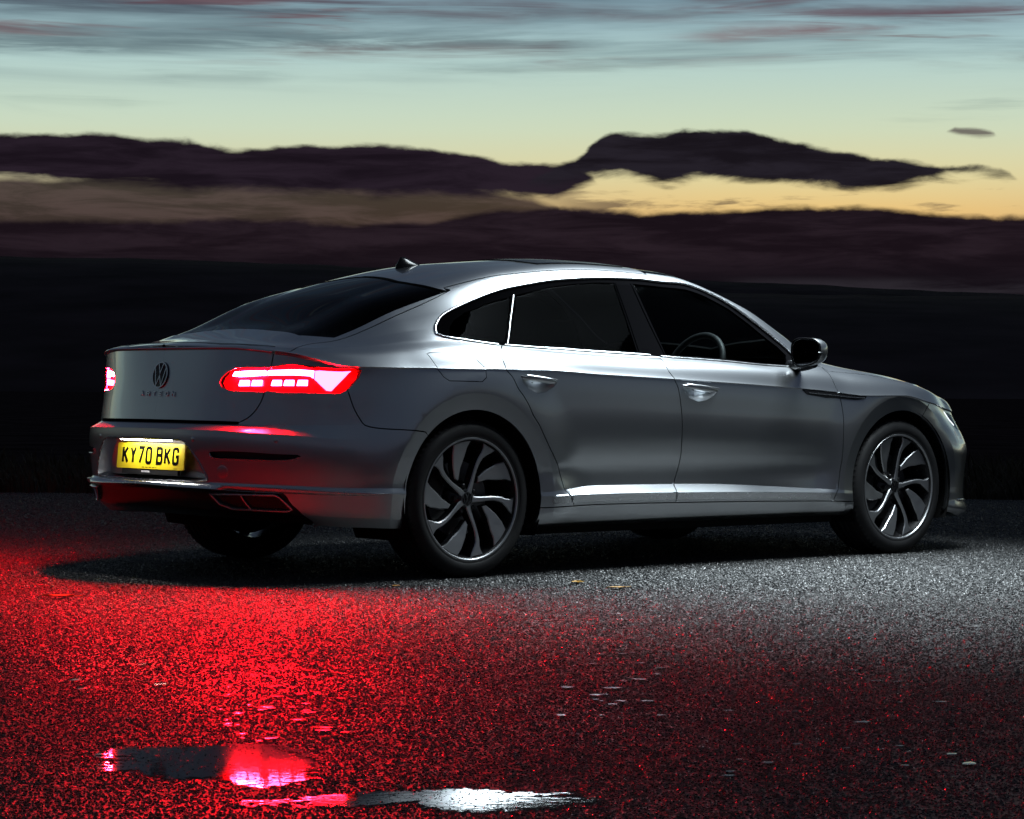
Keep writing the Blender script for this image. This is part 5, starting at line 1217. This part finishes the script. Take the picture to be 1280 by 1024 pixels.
# ---- cabin
P_sw = on_plane(868, 447, 1, -.36)
m = MB(); ct = np.array([P_sw[0], -.36, P_sw[2]-.055]); tl = rad(24); ux = np.array([0, 1, 0]); uz = np.array([math.sin(tl)*1.0, 0, math.cos(tl)]); nx = np.cross(ux, uz)
m.tube([ct+.182*(math.cos(a)*ux+math.sin(a)*uz) for a in np.linspace(0, 2*math.pi, 40, endpoint=False)], .016, 12, closed=True)
for a in (0, math.pi, -math.pi/2): m.tube([ct+.05*(math.cos(a)*ux+math.sin(a)*uz)+nx*.02, ct+.18*(math.cos(a)*ux+math.sin(a)*uz)], [.028, .016], 10)
m.loft([[ct+nx*h+r*(math.cos(a)*ux+math.sin(a)*uz*.8) for a in np.linspace(0, 2*math.pi, 20, endpoint=False)] for r, h in ((.02, -.03), (.075, -.015), (.08, .02), (.05, .05))])
m.tube([ct+nx*.03, ct+nx*.28], .035, 10); m.build('steering_wheel', 'leather', car, auto=50)
m = MB(); rings = []
for y in np.linspace(-.74, .74, 25):
    b = .028*math.exp(-((y+.36)/.17)**2)
    rings.append([(1.86, y, .60), (1.83, y, .78), (1.85, y, .865+b*.6), (1.92, y, .915+b), (2.05, y, .935+b*.6), (2.30, y, .945), (2.42, y, .93), (2.42, y, .60)])
m.loft(rings); m.build('dashboard', 'interior', car, auto=40)
def seat(x, y, rear=False):
    m = MB(); w = .25 if not rear else .30
    def pad(pts, halfw, th):
        rings = []
        for (px, pz, hw, t) in pts:
            rings.append([(px+t*.5*math.cos(a)*.9, y+hw*np.sign(math.sin(a))*abs(math.sin(a))**.6, pz+t*.5*0+t*.35*math.cos(a)*.3) for a in np.linspace(0, 2*math.pi, 16, endpoint=False)])
        m.loft(rings)
    pad([(x-.02, .42, w*.9, .12), (x-.06, .55, w, .15), (x-.12, .75, w, .15), (x-.19, .92, w*.86, .12), (x-.22, .985, w*.7, .08)], w, .1)
    pad([(x-.225, .98, .05, .03), (x-.235, 1.03, .12, .09), (x-.245, 1.09, .13, .10), (x-.255, 1.14, .11, .07)], w, .1)
    m.box((x+.22, y, .42), (.26, w, .07)); m.box((x+.22, y, .33), (.22, w*.8, .06))
    return m.build('seat', 'leather', car, auto=45)
for y in (-.37, .37): seat(1.22, y); seat(.30, y, True)
m = MB(); m.box((.95, 0, .30), (1.2, .72, .03)); m.box((-.35, 0, .62), (.36, .62, .02)); m.box((2.35, 0, .55), (.03, .72, .30)); m.build('cabin_floor', 'void_black', car)
lin_ = cat_(v_row(su(.12), su(1.40), 4.75), [[su(1.40), NT]], v_row(su(1.40), su(.12), NT))
panel('roof_lining', [sheet(TOP, lin_, sides=BOTH, off=-.028, flange=False)], 'interior', roof)
m = MB(); m.loft([[(1.62+h, y*.115*k, 1.27+z*.035*k) for y, z in ((-1, -.8), (-.6, -1), (.6, -1), (1, -.8), (1, .8), (.6, 1), (-.6, 1), (-1, .8))] for h, k in ((-.02, 1), (0, 1.05), (.025, .8), (.04, .3))]); m.tube([(1.64, 0, 1.29), (1.60, 0, 1.36)], .012); m.build('rear_view_mirror', 'gloss_black', car)
